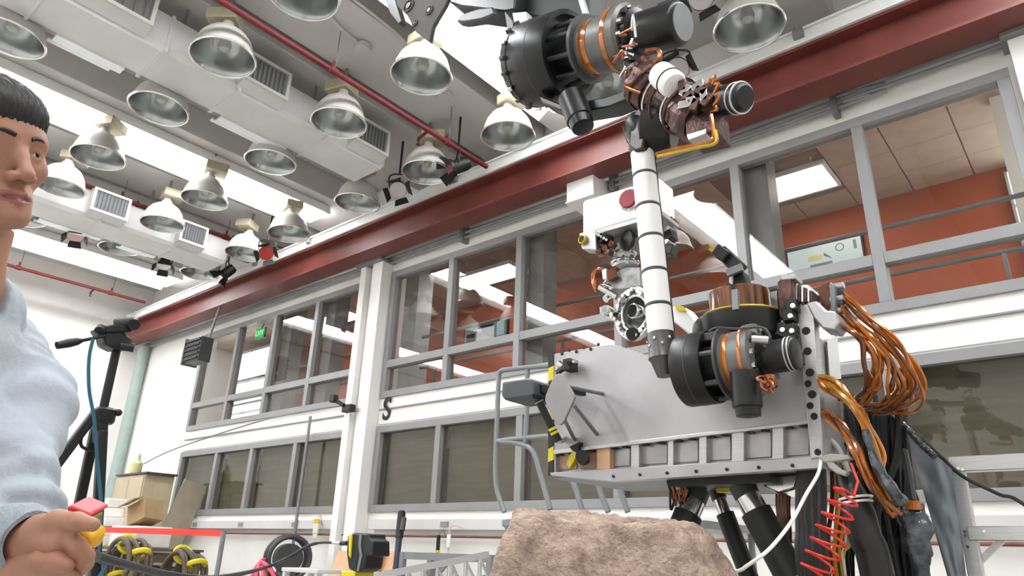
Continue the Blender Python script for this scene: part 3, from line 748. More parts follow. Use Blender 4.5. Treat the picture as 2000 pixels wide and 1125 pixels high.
# items below the raceway on the wall
tl = mat('tag_yellow', '#d6b93c', .5)
q = P(617, 1032, 5.82)
t = thing('hanging_glove', (q.x, 5.82, q.z - .1), 'white and yellow work glove hanging under the raceway left of the column', 'glove')
b_ = MB(); b_.box(q, (.10, .03, .14)); [b_.box(q + V3(-.036 + .024 * k, 0, -.10), (.02, .024, .08)) for k in range(4)]; b_.build('palm', mat('glove_white', '#dad6cc', .7), t, bevel=.01)
MB().box(q + V3(0, 0, .09), (.11, .035, .06)).build('cuff', tl, t, bevel=.008)
MB().tube([q + V3(0, 0, .1), q + V3(0, .05, .17), V3(q.x, 5.9, 1.40)], .004, n=5).build('hook', M_grey, t)
a, b = P(785, 998, 5.6), P(773, 1112, 5.5); d = (b - a).normalized(); b = a + d * ((a.z - .01) / -d.z)
t = thing('leaning_pole', b, 'dark blue pole leaning on the raceway right of the column', 'pole')
MB().cyl(a, b, .035, n=14).build('shaft', mat('navy_pole', '#23283a', .45), t); MB().cyl(a + d * .02, a + d * .3, .045, n=14).build('grip', M_black, t); MB().cyl(a + d * .1 + V3(.05, 0, .02), a + d * .22 + V3(.06, -.02, 0), .03, n=10).build('latch', M_dgrey, t)
q = P(857, 1045, 5.8)
t = thing('hanging_brush', (q.x, 5.8, q.z - .3), 'brush with black and yellow handle hanging by the aluminium ladder', 'brush')
MB().cyl(q, q + V3(0, 0, -.16), .022, n=10).build('handle', M_black, t); MB().cyl(q + V3(0, 0, -.16), q + V3(0, 0, -.24), .024, n=10).build('ferrule', M_yellow, t); MB().box(q + V3(0, 0, -.38), (.13, .05, .28)).build('blade', M_grey, t, bevel=.01)
MB().tube([q, q + V3(0, .06, .06), V3(q.x, 5.9, 1.28)], .004, n=5).build('hook', M_grey, t)
q = P(888, 1030, 5.85)
t = thing('wall_cable_hook', (q.x, 5.85, .6), 'thin beige cord hanging from the raceway behind the ladder end', 'cord')
MB().tube([(q.x + .1, 5.88, 1.36), (q.x, 5.82, 1.38), (q.x - .05, 5.82, 1.25), (q.x - .05, 5.84, .7)], .007, n=6).build('cord', mat('beige_cord', '#cfc2b2', .6), t); MB().box((q.x - .05, 5.82, 1.22), (.04, .03, .14)).build('plug', M_white, t, bevel=.006)
# plywood sheets leaning on the wall
for k, (x0, x1, lab) in enumerate(((655, 700, 'plywood sheet leaning behind the yellow striped unit'), (705, 742, 'pale plywood sheet just right of the yellow striped unit'), (744, 768, 'narrow plywood sheet nearest the dark pole'))):
    a, b = P(x0, 1080, 5.5 + .06 * k), P(x1, 1075, 5.5 + .06 * k)
    tag(MB().bar(((a.x + b.x) / 2, 5.15 + .07 * k, 0), ((a.x + b.x) / 2 + .05, 5.52 + .07 * k, (a.z + b.z) / 2), b.x - a.x, .025, (0, 1, 0)).build('plywood_sheet', M_ply), lab, 'plywood', 'plywood sheets against the wall')
# fan-like grey wheel on a stand
q = P(562, 1090, 5.3)
t = thing('hose_reel', (q.x, 5.3, 0), 'dark grey hose reel under the windows beside the pink hose', 'reel')
ra = V3(1, -.35, 0).normalized()
for s_ in (-.09, .09): MB().torus(q + ra * s_, ra, .25, .03, 28, 8).build('rim', M_dgrey, t)
MB().cyl(q - ra * .09, q + ra * .09, .17, n=22).build('drum', M_dgrey, t)
MB().bar((q.x, 5.3, 0), (q.x, 5.3, q.z), .05, .25, (0, 1, 0)).build('stand', M_grey, t); MB().box((q.x, 5.3, .02), (.35, .5, .04)).build('foot', M_grey, t)
# pink hose loops
M_pink = mat('pink_hose', '#e0506e', .45)
q = P(520, 1120, 5.0)
t = thing('pink_hose', (q.x, 5.0, 0), 'bright pink hose looped over a floor stand near the grey reel', 'hose')
for k in range(4): MB().torus((q.x + .06 * k - .1, 5.0, q.z - .12), (1 - .3 * k, .6, .1 * k), .24 + .03 * (k % 2), .026, 28, 8).build('loop', M_pink, t)
MB().cyl((q.x, 5.0, 0), (q.x, 5.0, q.z + .1), .02, n=8).build('stand_post', M_grey, t); MB().cyl((q.x, 5.0, 0), (q.x, 5.0, .02), .2, n=18).build('stand_base', M_grey, t)
# step stool
a, b = P(566, 1108, 4.6), P(638, 1104, 4.6)
t = thing('step_stool', ((a.x + b.x) / 2, 4.7, 0), 'white step stool with square cut out legs below the grey reel', 'stool')
MB().span(a.x, b.x, 4.5, 4.9, a.z - .04, a.z).build('top', M_duct, t, bevel=.008)
for x in (a.x + .04, b.x - .04):
    for y in (4.54, 4.86): MB().bar((x, y, 0), (x, y, a.z - .04), .06, .05).build('leg', M_duct, t)
for y in (4.54, 4.86): MB().span(a.x + .05, b.x - .05, y - .015, y + .015, .45, .51).build('rung', M_duct, t)
# aluminium ladder lying slanted
t = thing('aluminium_ladder', P(840, 1110, 3.4).xy.to_3d(), 'long aluminium ladder lying slanted on trestles below the windows', 'ladder')
l0, l1 = P(700, 1132, 3.3), P(952, 1083, 3.9)
for dz in (0, -.16):
    MB().bar(l0 + V3(0, 0, dz), l1 + V3(0, 0, dz), .03, .045).build('rail', M_alu, t)
    MB().bar(l0 + V3(-.25, .3, dz), l1 + V3(-.25, .3, dz), .03, .045).build('rail', M_alu, t)
for k in range(9):
    p_ = l0.lerp(l1, (k + .5) / 9); MB().cyl(p_ + V3(0, 0, -.02), p_ + V3(0, 0, -.16), .014, n=8).build('upright', M_alu, t); p3 = l0.lerp(l1, (k + 1.2) / 9); MB().cyl(p_ + V3(0, 0, -.02), p3 + V3(0, 0, -.16), .010, n=8).build('diagonal', M_alu, t)
    MB().cyl(p_, p_ + V3(-.25, .3, 0), .014, n=8).build('rung', M_alu, t)
for u in (.12, .9):
    p_ = l0.lerp(l1, u) + V3(-.12, .15, -.16)
    for sx, sy in ((-.2, -.2), (.2, .2), (-.2, .2), (.2, -.2)): MB().bar(p_, (p_.x + sx, p_.y + sy, 0), .03, .03).build('trestle_leg', M_grey, t)
# grey frame rack behind the ladder
a, b = P(795, 1078, 5.3), P(965, 1080, 5.3)
t = thing('steel_rack', ((a.x + b.x) / 2, 5.4, 0), 'grey steel rack frame against the wall behind the ladder', 'rack')
for x in (a.x, b.x):
    for y in (5.25, 5.65): MB().box((x, y, a.z / 2), (.06, .05, a.z)).build('upright', M_grey, t)
for z in (a.z, .35):
    MB().span(a.x, b.x, 5.23, 5.28, z - .07, z).build('beam', M_grey, t); MB().span(a.x, b.x, 5.62, 5.67, z - .07, z).build('beam', M_grey, t)
MB().bar((a.x, 5.22, .4), (a.x + .7, 5.22, a.z - .08), .03, .03).build('brace', M_grey, t)
# black fixture on column
q = P(668, 790, 5.7)
t = thing('wall_camera_arm', (q.x, 5.75, q.z), 'small black camera arm clamped to the white column', 'camera')
b_ = MB(); b_.bar(P(648, 778, 5.6), P(672, 792, 5.65), .05, .05); b_.build('arm', M_black, t, bevel=.006); MB().box(P(681, 798, 5.7), (.18, .1, .10)).build('body', M_black, t, bevel=.01); MB().box(P(652, 779, 5.6), (.10, .08, .10)).build('head', M_black, t, bevel=.01)
MB().bar(P(681, 798, 5.7), P(700, 801, 5.8), .04, .04).build('mount', M_grey, t)

# ================================================================ STRIPED UNIT ON A POST with a black cable to the pendant
YU = 1.9
t = thing('striped_sensor_unit', P(702, 1100, YU).xy.to_3d(), 'black and yellow striped unit on a post in front of the plywood', 'sensor unit')
MB().prism([P(x, y, YU) for x, y in ((678, 1046), (690, 1040), (702, 1042), (704, 1062), (700, 1090), (696, 1118), (680, 1112), (676, 1080))], (0, .10, 0)).build('body', M_black, t, bevel=.008)
MB().prism([P(x, y, YU - .002) for x, y in ((705, 1043), (720, 1042), (721, 1052), (728, 1056), (728, 1086), (716, 1086), (712, 1110), (700, 1118), (703, 1080))], (0, .09, 0)).build('rear_body', M_black, t, bevel=.006)
MB().prism([P(x, y, YU - .006) for x, y in ((681, 1046), (687, 1043), (684, 1090), (681, 1084))], (0, .02, 0)).build('yellow_stripe', M_yellow, t)
MB().prism([P(x, y, YU - .006) for x, y in ((702, 1043), (706, 1043), (704, 1065), (707, 1085), (700, 1116), (696, 1116), (702, 1085), (700, 1065))], (0, .02, 0)).build('grey_seam', M_grey, t)
q = P(698, 1123, YU + .05)
MB().box(q, (.09, .10, .03)).build('yellow_base', M_yellow, t, bevel=.004)
MB().cyl((q.x, q.y, .02), (q.x, q.y, q.z), .03, n=14).build('post', M_dgrey, t); MB().cyl((q.x, q.y, 0), (q.x, q.y, .025), .22, n=22).build('floor_plate', M_dgrey, t)
MB().cyl(P(650, 1060, YU + .05), P(668, 1061, YU + .05), .007, n=10).build('plug_tip', M_alu, t); MB().cyl(P(666, 1061, YU + .05), P(678, 1061, YU + .05), .010, n=10).build('plug', M_black, t)
ca = [PD(182, 1085, 1.08), PD(230, 1098, 1.2), PD(330, 1122, 1.6), PD(430, 1128, 1.9), P(520, 1108, YU), P(565, 1088, YU + .03), P(600, 1067, YU + .05), P(625, 1060, YU + .05), P(652, 1060, YU + .05)]
tag(MB().tube(ca, lambda t_: .0075 if t_ < .85 else .0055, n=8).build('pendant_cable', mat('braided_black_cable', '#26262a', .6, var=.6, scale=180)), 'braided black cable from the yellow pendant to the striped unit', 'cable')

# ================================================================ ROLLING LADDER behind the rover, lamp box
M_lad = mat('ladder_grey_paint', '#7d8284', .4, .2)
t = thing('work_platform', P(1060, 1000, 3.5).xy.to_3d(), 'grey tubular rolling ladder standing behind the rover', 'ladder')
YL = 3.5
def pipe(pts, r=.017, nm='rail', Y=None):
    MB().tube([P(x, y, (Y or YL) + (yy if len(p_) > 2 else 0)) for p_ in pts for x, y, yy in [(p_ + (0,))[:3]]], r, n=10, sub=5).build(nm, M_lad, t)
pipe([(1090, 712), (1060, 715), (990, 722), (978, 726), (974, 740), (970, 850), (969, 945), (985, 1000)], nm='handrail')
pipe([(972, 862), (1000, 858), (1080, 851)], nm='mid_rail')
pipe([(1030, 722), (1029, 800), (1026, 866)], nm='upright')
pipe([(978, 863), (1012, 866), (1040, 880), (1055, 925), (1075, 995)], nm='brace')
pipe([(1118, 938), (1126, 960), (1138, 1000)], nm='brace'); pipe([(1168, 940), (1174, 965), (1188, 1000)], nm='brace'); pipe([(1205, 935), (1214, 965), (1226, 1000)], nm='brace')
MB().prism([P(x, y, YL - .02) for x, y in ((980, 1015), (1000, 1013), (1000, 1027), (980, 1028))], (0, .3, 0)).build('step', M_lad, t, bevel=.004)
pl_ = P(985, 1018, YL)
for (x, y) in ((pl_.x + .03, YL), (pl_.x + .03, YL + .7), (pl_.x + 1.3, YL), (pl_.x + 1.3, YL + .7)):
    MB().cyl((x, y, .05), (x, y, pl_.z), .018, n=10).build('leg', M_lad, t); MB().cyl((x, y - .02, .05), (x, y + .02, .05), .05, n=14).build('caster', M_black, t)
MB().span(pl_.x, pl_.x + 1.35, YL, YL + .7, pl_.z - .04, pl_.z).build('deck', M_lad, t)
q = P(1010, 760, 2.16)
t = thing('boom_camera', P(1050, 770, 2.2), 'dark grey box camera on a black boom with yellow bands at the rover edge', 'camera')
MB().prism([P(x, y, 2.16) for x, y in ((980, 746), (1032, 738), (1042, 742), (1043, 770), (1036, 776), (994, 782), (984, 780), (979, 774))], (0, .14, 0)).build('housing', mat('slate_grey', '#45494c', .4), t, bevel=.008)
MB().prism([P(x, y, 2.15) for x, y in ((984, 778), (1040, 770), (1040, 777), (996, 784), (990, 782))], (0, .13, 0)).build('lower_lip', M_black, t)
MB().prism([P(x, y, 2.2) for x, y in ((1041, 744), (1050, 748), (1074, 752), (1074, 766), (1062, 768), (1046, 772))], (0, .06, 0)).build('neck', M_black, t, bevel=.004)
b0, b1 = P(1045, 768, 2.2), P(1091, 862, 2.28); bd = (b1 - b0).normalized()
MB().cyl(b0, b1, .016, n=16).build('boom', M_black, t)
for u in (.72, .80): MB().cyl(b0.lerp(b1, u), b0.lerp(b1, u + .05), .0168, n=16).build('yellow_band', M_yellow, t)
MB().torus(b0.lerp(b1, .18), bd, .017, .003, 16, 6).build('clip', M_alu, t)
MB().bar(b1, P(1100, 857, 2.40), .02, .02).build('bracket', M_alu, t)
MB().bar(P(1072, 759, 2.23), P(1088, 760, 2.40), .02, .03).build('bracket', M_black, t)

# ================================================================ CABLES AT THE RIGHT OF THE ROVER
def jit(p, s): return p + Vector((RND.gauss(0, s), RND.gauss(0, s), RND.gauss(0, s)))
hl = thing('amber_cable_loom', P(1640, 600, 2.55), 'looped amber orange cable loom plugged into the rover side', 'cable loom')
outer_ = [(1640, 568, 2.52), (1690, 615, 2.50), (1755, 672, 2.5), (1796, 720, 2.52), (1808, 765, 2.55), (1785, 798, 2.6), (1738, 806, 2.66), (1690, 800, 2.75)]
inner_ = [(1638, 640, 2.52), (1655, 650, 2.46), (1676, 672, 2.45), (1688, 705, 2.47), (1688, 740, 2.50), (1678, 765, 2.57), (1668, 780, 2.64), (1656, 790, 2.75)]
for k in range(20):
    u = min(1.05, max(0, k / 19 + RND.uniform(-.06, .06))); yj = RND.uniform(-.07, .05); pts = []
    for (a, b) in zip(inner_, outer_):
        x = a[0] + (b[0] - a[0]) * u; y = a[1] + (b[1] - a[1]) * u; Y = a[2] + (b[2] - a[2]) * u + (yj if 0 < len(pts) < 7 else 0)
        pts.append(jit(P(x, y, Y), .008))
    pts[0] = P(1638, 560 + 72 * (1 - u), 2.52)
    MB().tube(pts, RND.uniform(.005, .0075), n=7, sub=7).build('cable', M_kapton if k % 5 else M_kaptd, hl)
hl2 = thing('amber_cable_drop', P(1600, 760, 2.4), 'amber cable bundle sagging from the rover corner towards the floor', 'cable loom')
for k in range(16):
    s_ = k % 2; base_ = [(1600, 738, 2.40), (1630, 752, 2.36), (1672, 800, 2.34), (1702, 870, 2.34), (1722, 935, 2.36), (1745, 990, 2.40)] if s_ else [(1603, 800, 2.40), (1632, 820, 2.36), (1660, 865, 2.33), (1685, 920, 2.33), (1712, 960, 2.35), (1742, 1000, 2.38)]
    pts = [jit(P(*b), .010 if i else .004) for i, b in enumerate(base_)]
    MB().tube(pts, RND.uniform(.006, .011), n=7, sub=6).build('cable', (M_kapton, mat('pale_amber_film', '#a9741c', .25, .25, var=.2, coat=.5), M_kaptd, M_kapton)[k % 4], hl2)
bk = thing('black_cable_bundle', P(1700, 1000, 2.7).xy.to_3d(), 'thick bundle of black cables falling to the floor beside the rover', 'cable bundle')
M_cab = mat('black_cable', '#1c1c1f', .4, var=.2); M_cab2 = mat('charcoal_cable', '#333437', .4, var=.2)
for k in range(46):
    x0 = RND.uniform(1650, 1770); x2 = RND.uniform(1640, 1815); Y = RND.uniform(2.72, 2.98)
    pts = [P(x0, RND.uniform(765, 815), Y), P(x0 + .25 * (x2 - x0) + RND.uniform(-8, 8), 900, Y), P(x0 + .6 * (x2 - x0) + RND.uniform(-10, 10), 1000, Y), P(x2, 1125, Y)]
    e = pts[-1]; pts += [V3(e.x + RND.uniform(-.05, .05), Y + RND.uniform(-.05, .1), .5), V3(e.x + RND.uniform(-.2, .2), Y + RND.uniform(0, .3), .02), V3(e.x + RND.uniform(0, .6), Y + RND.uniform(.2, .6), .015)]
    MB().tube(pts, RND.choice((.006, .008, .010, .014)), n=7, sub=5).build('cable', M_cab if k % 4 else M_cab2, bk)
tk = thing('black_cable_sleeve', P(1580, 1000, 2.45).xy.to_3d(), 'fat black sleeved cable hanging straight down under the rover corner', 'cable sleeve')
for k in range(7):
    x = 1566 + 6 * k; pts = [P(x + RND.uniform(-2, 2), 895, 2.46), P(x + RND.uniform(-6, 4), 960, 2.46), P(x + RND.uniform(-6, 4), 1040, 2.46), P(x + 2 * k, 1125, 2.46)]; e = pts[-1]
    MB().tube(pts + [V3(e.x, 2.5, .4), V3(e.x + .1, 2.7, .02)], .016, n=8, sub=5).build('strand', M_cab, tk)
t_ = thing('banded_cable_sleeve', P(1690, 1050, 2.4).xy.to_3d(), 'black cable sleeve with white bands below the red coiled cord', 'cable sleeve')
pts = [P(1650, 930, 2.42), P(1672, 985, 2.40), P(1690, 1050, 2.40), P(1715, 1130, 2.42)]; e = pts[-1]
MB().tube(pts + [V3(e.x + .02, 2.45, .4), V3(e.x + .1, 2.6, .04)], lambda u: .030 + .018 * min(1, u * 4), n=14, sub=7).build('sleeve', M_cab, t_)
for y in (973, 982): MB().torus(P(1671, y, 2.40), (pts[2] - pts[1]), .047, .004, 18, 6).build('white_band', M_white, t_)
# brown trunk cables and white cords in front
bt = thing('brown_trunk_cables', P(1620, 1000, 2.6).xy.to_3d(), 'brown and white cables hanging straight down behind the red coiled cord', 'cable bundle')
for k in range(12):
    x = RND.uniform(1600, 1655); pts = [P(x, 905, 2.62), P(x + RND.uniform(-6, 6), 980, 2.6), P(x + RND.uniform(-10, 8), 1060, 2.6), P(x + RND.uniform(-6, 10), 1128, 2.6)]; e = pts[-1]
    MB().tube(pts + [V3(e.x, 2.65, .4), V3(e.x + .1, 2.8, .02)], RND.uniform(.006, .010), n=7, sub=5).build('cable', (M_kaptd, M_kaptd, M_gold, M_rail)[k % 4], bt)
# red coil
c0, c1 = P(1655, 958, 2.28), P(1585, 1140, 2.28); d = (c1 - c0); L_ = d.length; d.normalize(); xx, yy, _ = frame_from(d); n_ = 9 * 18; hp_ = []
for i in range(n_ + 1):
    u = i / n_; a = 2 * math.pi * 9 * u; hp_.append(c0 + d * (L_ * 1.25 * u) + (xx * math.cos(a) + yy * math.sin(a)) * (.034 + .012 * math.sin(u * 3)))
hp_ = [P(1662, 905, 2.33), P(1676, 940, 2.30), P(1668, 968, 2.28)] + hp_
tag(MB().tube(hp_, .0042, n=6, sub=1).build('coiled_cord', mat('red_cord', '#d8301f', .35)), 'bright red coiled cord hanging beside the black cables', 'cord')
wp = [P(1604, 895, 2.36), P(1598, 925, 2.3), P(1575, 965, 2.25), P(1545, 1020, 2.2), P(1500, 1075, 2.1), P(1450, 1112, 2.12), P(1410, 1150, 2.16)]
tag(MB().tube(wp + [V3(wp[-1].x - .05, 2.3, .6), V3(wp[-1].x - .05, 2.4, .01)], .0055, n=7).build('white_cord', M_white), 'thin white cord looping from the rover corner past the struts', 'cord')
tag(MB().tube([P(1612, 855, 2.5), P(1632, 870, 2.5), P(1650, 905, 2.48), P(1664, 950, 2.46), P(1660, 1000, 2.45)], .010, n=8).build('grey_hose', mat('pale_grey_hose', '#b9b8b2', .45)), 'pale grey hose curving out below the rover corner', 'hose')
t_ = thing('spring_clamp', P(1630, 910, 2.36), 'grey plastic spring clamp gripping the rover lower corner', 'clamp')
MB().prism([P(x, y, 2.34) for x, y in ((1598, 893), (1620, 886), (1656, 888), (1664, 896), (1640, 900), (1610, 904))], (0, .03, 0)).build('jaw', mat('clamp_grey', '#a9a8a4', .5), t_, bevel=.004); MB().prism([P(x, y, 2.34) for x, y in ((1612, 902), (1626, 902), (1640, 915), (1656, 922), (1650, 930), (1632, 924), (1618, 914))], (0, .03, 0)).build('handle', mat('clamp_grey', '', .5), t_, bevel=.004)
# clear bag
def crumple(name, c, hx, hz, m, lab, cat, seed):
    n1, n2 = 22, 30; vs = []; fs = []
    for j in range(n2 + 1):
        v = j / n2; w = math.sin(math.pi * min(1, v * .9 + .08)) ** .6
        for i in range(n1):
            a = 2 * math.pi * i / n1; p_ = V3(hx * w * math.cos(a), .35 * hx * w * math.sin(a), hz * (1 - 2 * v))
            e = noise.noise((p_ + V3(seed, 0, 0)) * 22) * .022 + noise.noise(p_ * 50) * .008
            vs.append(c + p_ * (1 + e / max(hx, .01)) )
    for j in range(n2):
        for i in range(n1): fs.append((j * n1 + i, j * n1 + (i + 1) % n1, (j + 1) * n1 + (i + 1) % n1, (j + 1) * n1 + i))
    fs.append(tuple(range(n1))); fs.append(tuple(range(n2 * n1 + n1 - 1, n2 * n1 - 1, -1)))
    return MB().add(vs, fs)
M_bag = mat('crinkled_clear_film', '#5a5e62', .10, .7, var=.3, scale=25, bump=.6, bscale=40)
t_ = thing('clear_wrapped_connector', P(1790, 1040, 2.45), 'crinkled clear plastic bag tied with amber tape over cable ends', 'bag')
crumple('bag', P(1790, 1045, 2.45), .042, .105, M_bag, '', '', 3).build('bag', M_bag, t_, smooth=25)
MB().cyl(P(1783, 978, 2.45), P(1785, 996, 2.45), .022, n=14).build('amber_tape', M_kapton, t_)
MB().tube([P(1783, 980, 2.45), P(1775, 930, 2.5), P(1765, 880, 2.55)], .012, n=8).build('cable_stub', M_cab, t_)
t_ = thing('clear_wrapped_cable', P(1735, 960, 2.35), 'cable end wrapped in clear film lying across the amber bundle', 'wrapped cable')
MB().tube([P(1690, 840, 2.33), P(1705, 890, 2.32), P(1725, 930, 2.32), P(1748, 965, 2.32), P(1762, 985, 2.33)], lambda u: .010 + .012 * u + .002 * math.sin(u * 23), n=9, sub=8).build('film', M_bag, t_, smooth=22)
t_ = thing('clear_hose', P(1800, 870, 2.7), 'clear corrugated sleeve sticking out above the grey sheet', 'sleeve')
MB().tube([P(1740, 810, 2.75), P(1775, 840, 2.72), P(1805, 872, 2.7), P(1826, 892, 2.68)], lambda u: .011 + .001 * math.sin(u * 60), n=9, sub=12).build('film', M_bag, t_)
# grey sheet and aluminium frame at the right
def sheet():
    n1, n2 = 18, 24; vs = []; fs = []
    for j in range(n2 + 1):
        v = j / n2
        for i in range(n1 + 1):
            u = i / n1
            l_ = (1768 + 85 * v, 835 + 300 * v); r_ = (1858 + 30 * v, 915 + 215 * v) if v > .0 else (1858, 915)
            x = l_[0] + (r_[0] - l_[0]) * u; y = l_[1] + (r_[1] - l_[1]) * u
            q = P(x, y, 2.72 + .008 * math.sin(u * 5 + v * 3) + .010 * noise.noise(V3(u * 4, v * 5, 1)))
            vs.append(q)
    m1 = len(vs); vs += [q + V3(0, .004, 0) for q in vs]
    for j in range(n2):
        for i in range(n1):
            a = j * (n1 + 1) + i; fs.append((a, a + 1, a + n1 + 2, a + n1 + 1)); fs.append((m1 + a, m1 + a + n1 + 1, m1 + a + n1 + 2, m1 + a + 1))
    o = MB().add(vs, fs).build('grey_sheet', mat('static_shield_film', '#7a8188', .38, .3, var=.2, scale=6), smooth=60)
    tag(o, 'dark grey metallic film sheet hung beside the aluminium frame', 'sheet')
sheet()
t_ = thing('aluminium_rack', P(1890, 1060, 2.9).xy.to_3d(), 'silver riveted aluminium frame stand at the picture edge', 'frame')
YF = 2.85
f0, f1 = P(1868, 908, YF), P(1905, 1125, YF)
MB().bar((f1.x - .005, YF, 0.0), (f0.x, YF, f0.z), .045, .04, (0, 1, 0)).build('post', M_alu, t_, bevel=.003)
r1 = P(2010, 888, YF); MB().bar(f0 + V3(-.02, 0, .0), V3(f0.x + 1.0, YF, f0.z), .05, .05, (0, 1, 0)).build('top_rail', M_alu, t_, bevel=.003)
g0 = P(1892, 1042, YF); MB().bar(g0, V3(g0.x + 1.0, YF, g0.z), .045, .05, (0, 1, 0)).build('mid_rail', M_alu, t_, bevel=.003)
MB().bar(P(1962, 1050, YF + .03), P(1898, 1112, YF + .03), .02, .02).build('brace', M_alu, t_)
MB().bar((f0.x + 1.0, YF, 0), (f0.x + 1.0, YF, f0.z), .045, .04, (0, 1, 0)).build('post', M_alu, t_, bevel=.003)
for (x, y) in ((1872, 915), (1880, 917), (1885, 1038), (1886, 1046), (1890, 1068), (1922, 1038)):
    q = P(x, y, YF - .026); MB().cyl(q, q + V3(0, -.004, 0), .005, n=8).build('rivet', M_chrome, t_)
MB().box(f0 + V3(-.03, -.01, .0), (.02, .03, .02)).build('yellow_cap', M_gold, t_)
tag(MB().tube([P(1770, 830, 2.8), P(1830, 885, 2.80), P(1880, 930, 2.80), P(1950, 965, 2.82), P(2020, 1000, 2.85), V3(.1, 2.9, .9), V3(.3, 3.0, .015)], .006, n=7).build('side_cable', M_cab), 'single black cable crossing the aluminium frame', 'cable')
# ================================================================ THE ROVER
def EP(name, loc, parent, label=None):      # a part that is made of sub-parts
    o = bpy.data.objects.new(name, None); o.empty_display_size = .05; COL.objects.link(o)
    o.parent = parent; o.location = Vector(loc) - world_loc(parent)
    if label: o["label"] = label
    return o
def pp(pts, Y): return [P(x, y, Y) for x, y in pts]
rover = thing('rover_testbed', (-1.27, 2.7, 0), 'silver rover test body with raised black jointed arm and white camera mast', 'rover')
YP = 2.40
# ---- chassis
ch = EP('chassis', (-1.27, 2.6, 1.4), rover, 'box shaped grey aluminium body')
MB().prism(pp([(1077, 692), (1192, 672), (1210, 676), (1318, 712), (1398, 704), (1440, 660), (1558, 640), (1572, 640), (1590, 823), (1081, 883)], YP), (0, .02, 0)).build('front_plate', M_aluf, ch, bevel=.002)
MB().prism(pp([(1074, 884), (1592, 823), (1601, 892), (1072, 925)], YP + .035), (0, .015, 0)).build('bay_back', M_aluf, ch)
yt = lambda x: 884 - (x - 1082) * .119
yb = lambda x: 924 - (x - 1072) * .0605
bays = [(1086, 1126), (1131, 1164), (1192, 1230), (1250, 1303), (1316, 1363), (1381, 1427), (1455, 1506), (1532, 1580)]
M_film = mat('peach_film', '#c2a08c', .35, .1, var=.1, coat=.3)
M_bay = mat('bay_panel_metal', '#a9a6a8', .3, .6, var=.15, scale=8)
for i, (a, b) in enumerate(bays):
    m_ = M_film if i < 2 else M_bay
    MB().prism(pp([(a, yt(a) + 4), (b, yt(b) + 4), (b, yb(b) - 5), (a, yb(a) - 5)], YP + .028), (0, .008, 0)).build('bay_panel', m_, ch, bevel=.002)
    for u in (.22, .78):
        x = a + (b - a) * u; q = P(x, yt(x) + 5, YP + .012); MB().box(q, (.022, .022, .010)).build('latch', M_black, ch)
edges = [(1076, 1085), (1165, 1191), (1232, 1248), (1304, 1315), (1365, 1380), (1429, 1453), (1508, 1530), (1582, 1598)]
for i, (a, b) in enumerate(edges):
    MB().prism(pp([(a, yt(a)), (b, yt(b)), (b, yb(b)), (a, yb(a))], YP), (0, .035, 0)).build('rib', mat('honey_wood_strip', '#cfa682', .5) if i == 1 else M_alu, ch, bevel=.002)
MB().prism(pp([(1081, 879), (1592, 819), (1592, 826), (1081, 887)], YP - .012), (0, .03, 0)).build('ledge', M_alu, ch, bevel=.002)
fl = MB().prism(pp([(1074, 923), (1605, 891), (1606, 914), (1200, 941), (1076, 929)], YP - .015), (0, .04, 0)).build('lower_flange', M_aluf, ch, bevel=.002)
for x in (1198, 1250, 1303, 1360, 1420, 1482, 1548):
    q = P(x, yb(x) + 14, YP - .016); MB().cyl(q, q + V3(0, -.004, 0), .006, n=10).build('bolt', M_black, ch)
MB().span(-1.815, -.725, 2.42, 3.05, 1.405, 1.43).build('belly_plate', M_grey, ch)
MB().span(-1.75, -1.0, 2.47, 3.2, 1.43, 1.86).build('inner_box', M_grey, ch)
MB().span(-1.35, -.95, 2.55, 2.95, 1.37, 1.405).build('belly_box', M_dgrey, ch)
# right corner bar and side plate
MB().prism(pp([(1557, 598), (1588, 590), (1608, 893), (1583, 897)], YP - .02), (0, .05, 0)).build('corner_bar', M_alu, ch, bevel=.003)
for (x, y, r) in ((1574, 646, .011), (1577, 686, .011), (1582, 727, .011), (1578, 749, .009), (1586, 770, .011), (1582, 792, .009), (1590, 813, .009), (1597, 883, .008)):
    q = P(x, y, YP - .021); b_ = MB(); b_.torus(q, (0, 1, 0), r, .003, 14, 6); b_.cyl(q + V3(0, .001, 0), q + V3(0, -.002, 0), r * .9, n=12)
    b_.build('bolt', M_black, ch)
MB().span(-.722, -.705, 2.43, 2.66, 1.44, 1.86).build('side_plate', M_aluf, ch, bevel=.002)
for z in (1.50, 1.58, 1.66, 1.74, 1.82):
    MB().cyl((-.705, 2.645, z), (-.699, 2.645, z), .007, n=10).build('bolt', M_black, ch)
MB().prism([PX(x, y, -.70) for x, y in ((1612, 668), (1632, 655), (1640, 740), (1618, 742))], (.006, 0, 0)).build('foil_patch', M_chrome, ch)
for (x, y) in ((1098, 691), (1112, 684), (1126, 687), (1140, 679), (1154, 682), (1169, 673)):
    q = P(x, y, YP - .001); MB().cyl(q, q + V3(0, -.003, 0), .0075, n=12).build('bolt_hole', M_black, ch)
MB().prism(pp([(1574, 591), (1594, 587), (1613, 606), (1630, 607), (1641, 628), (1629, 645), (1606, 641), (1590, 622), (1584, 612)], YP - .04), (0, .10, 0)).build('lifting_lug', M_aluf, ch, bevel=.006)
# hazard tape on the left edge
for i in range(9):
    a = 690 + 26.2 * i; b = a + 26.2
    MB().prism(pp([(1071, a + 3), (1081, a - 2), (1081, b - 2), (1070, b + 3)], YP - .004), (0, .012, 0)).build('tape_stripe', M_black if i in (0, 2, 3, 5, 6, 8) else M_yellow, ch)
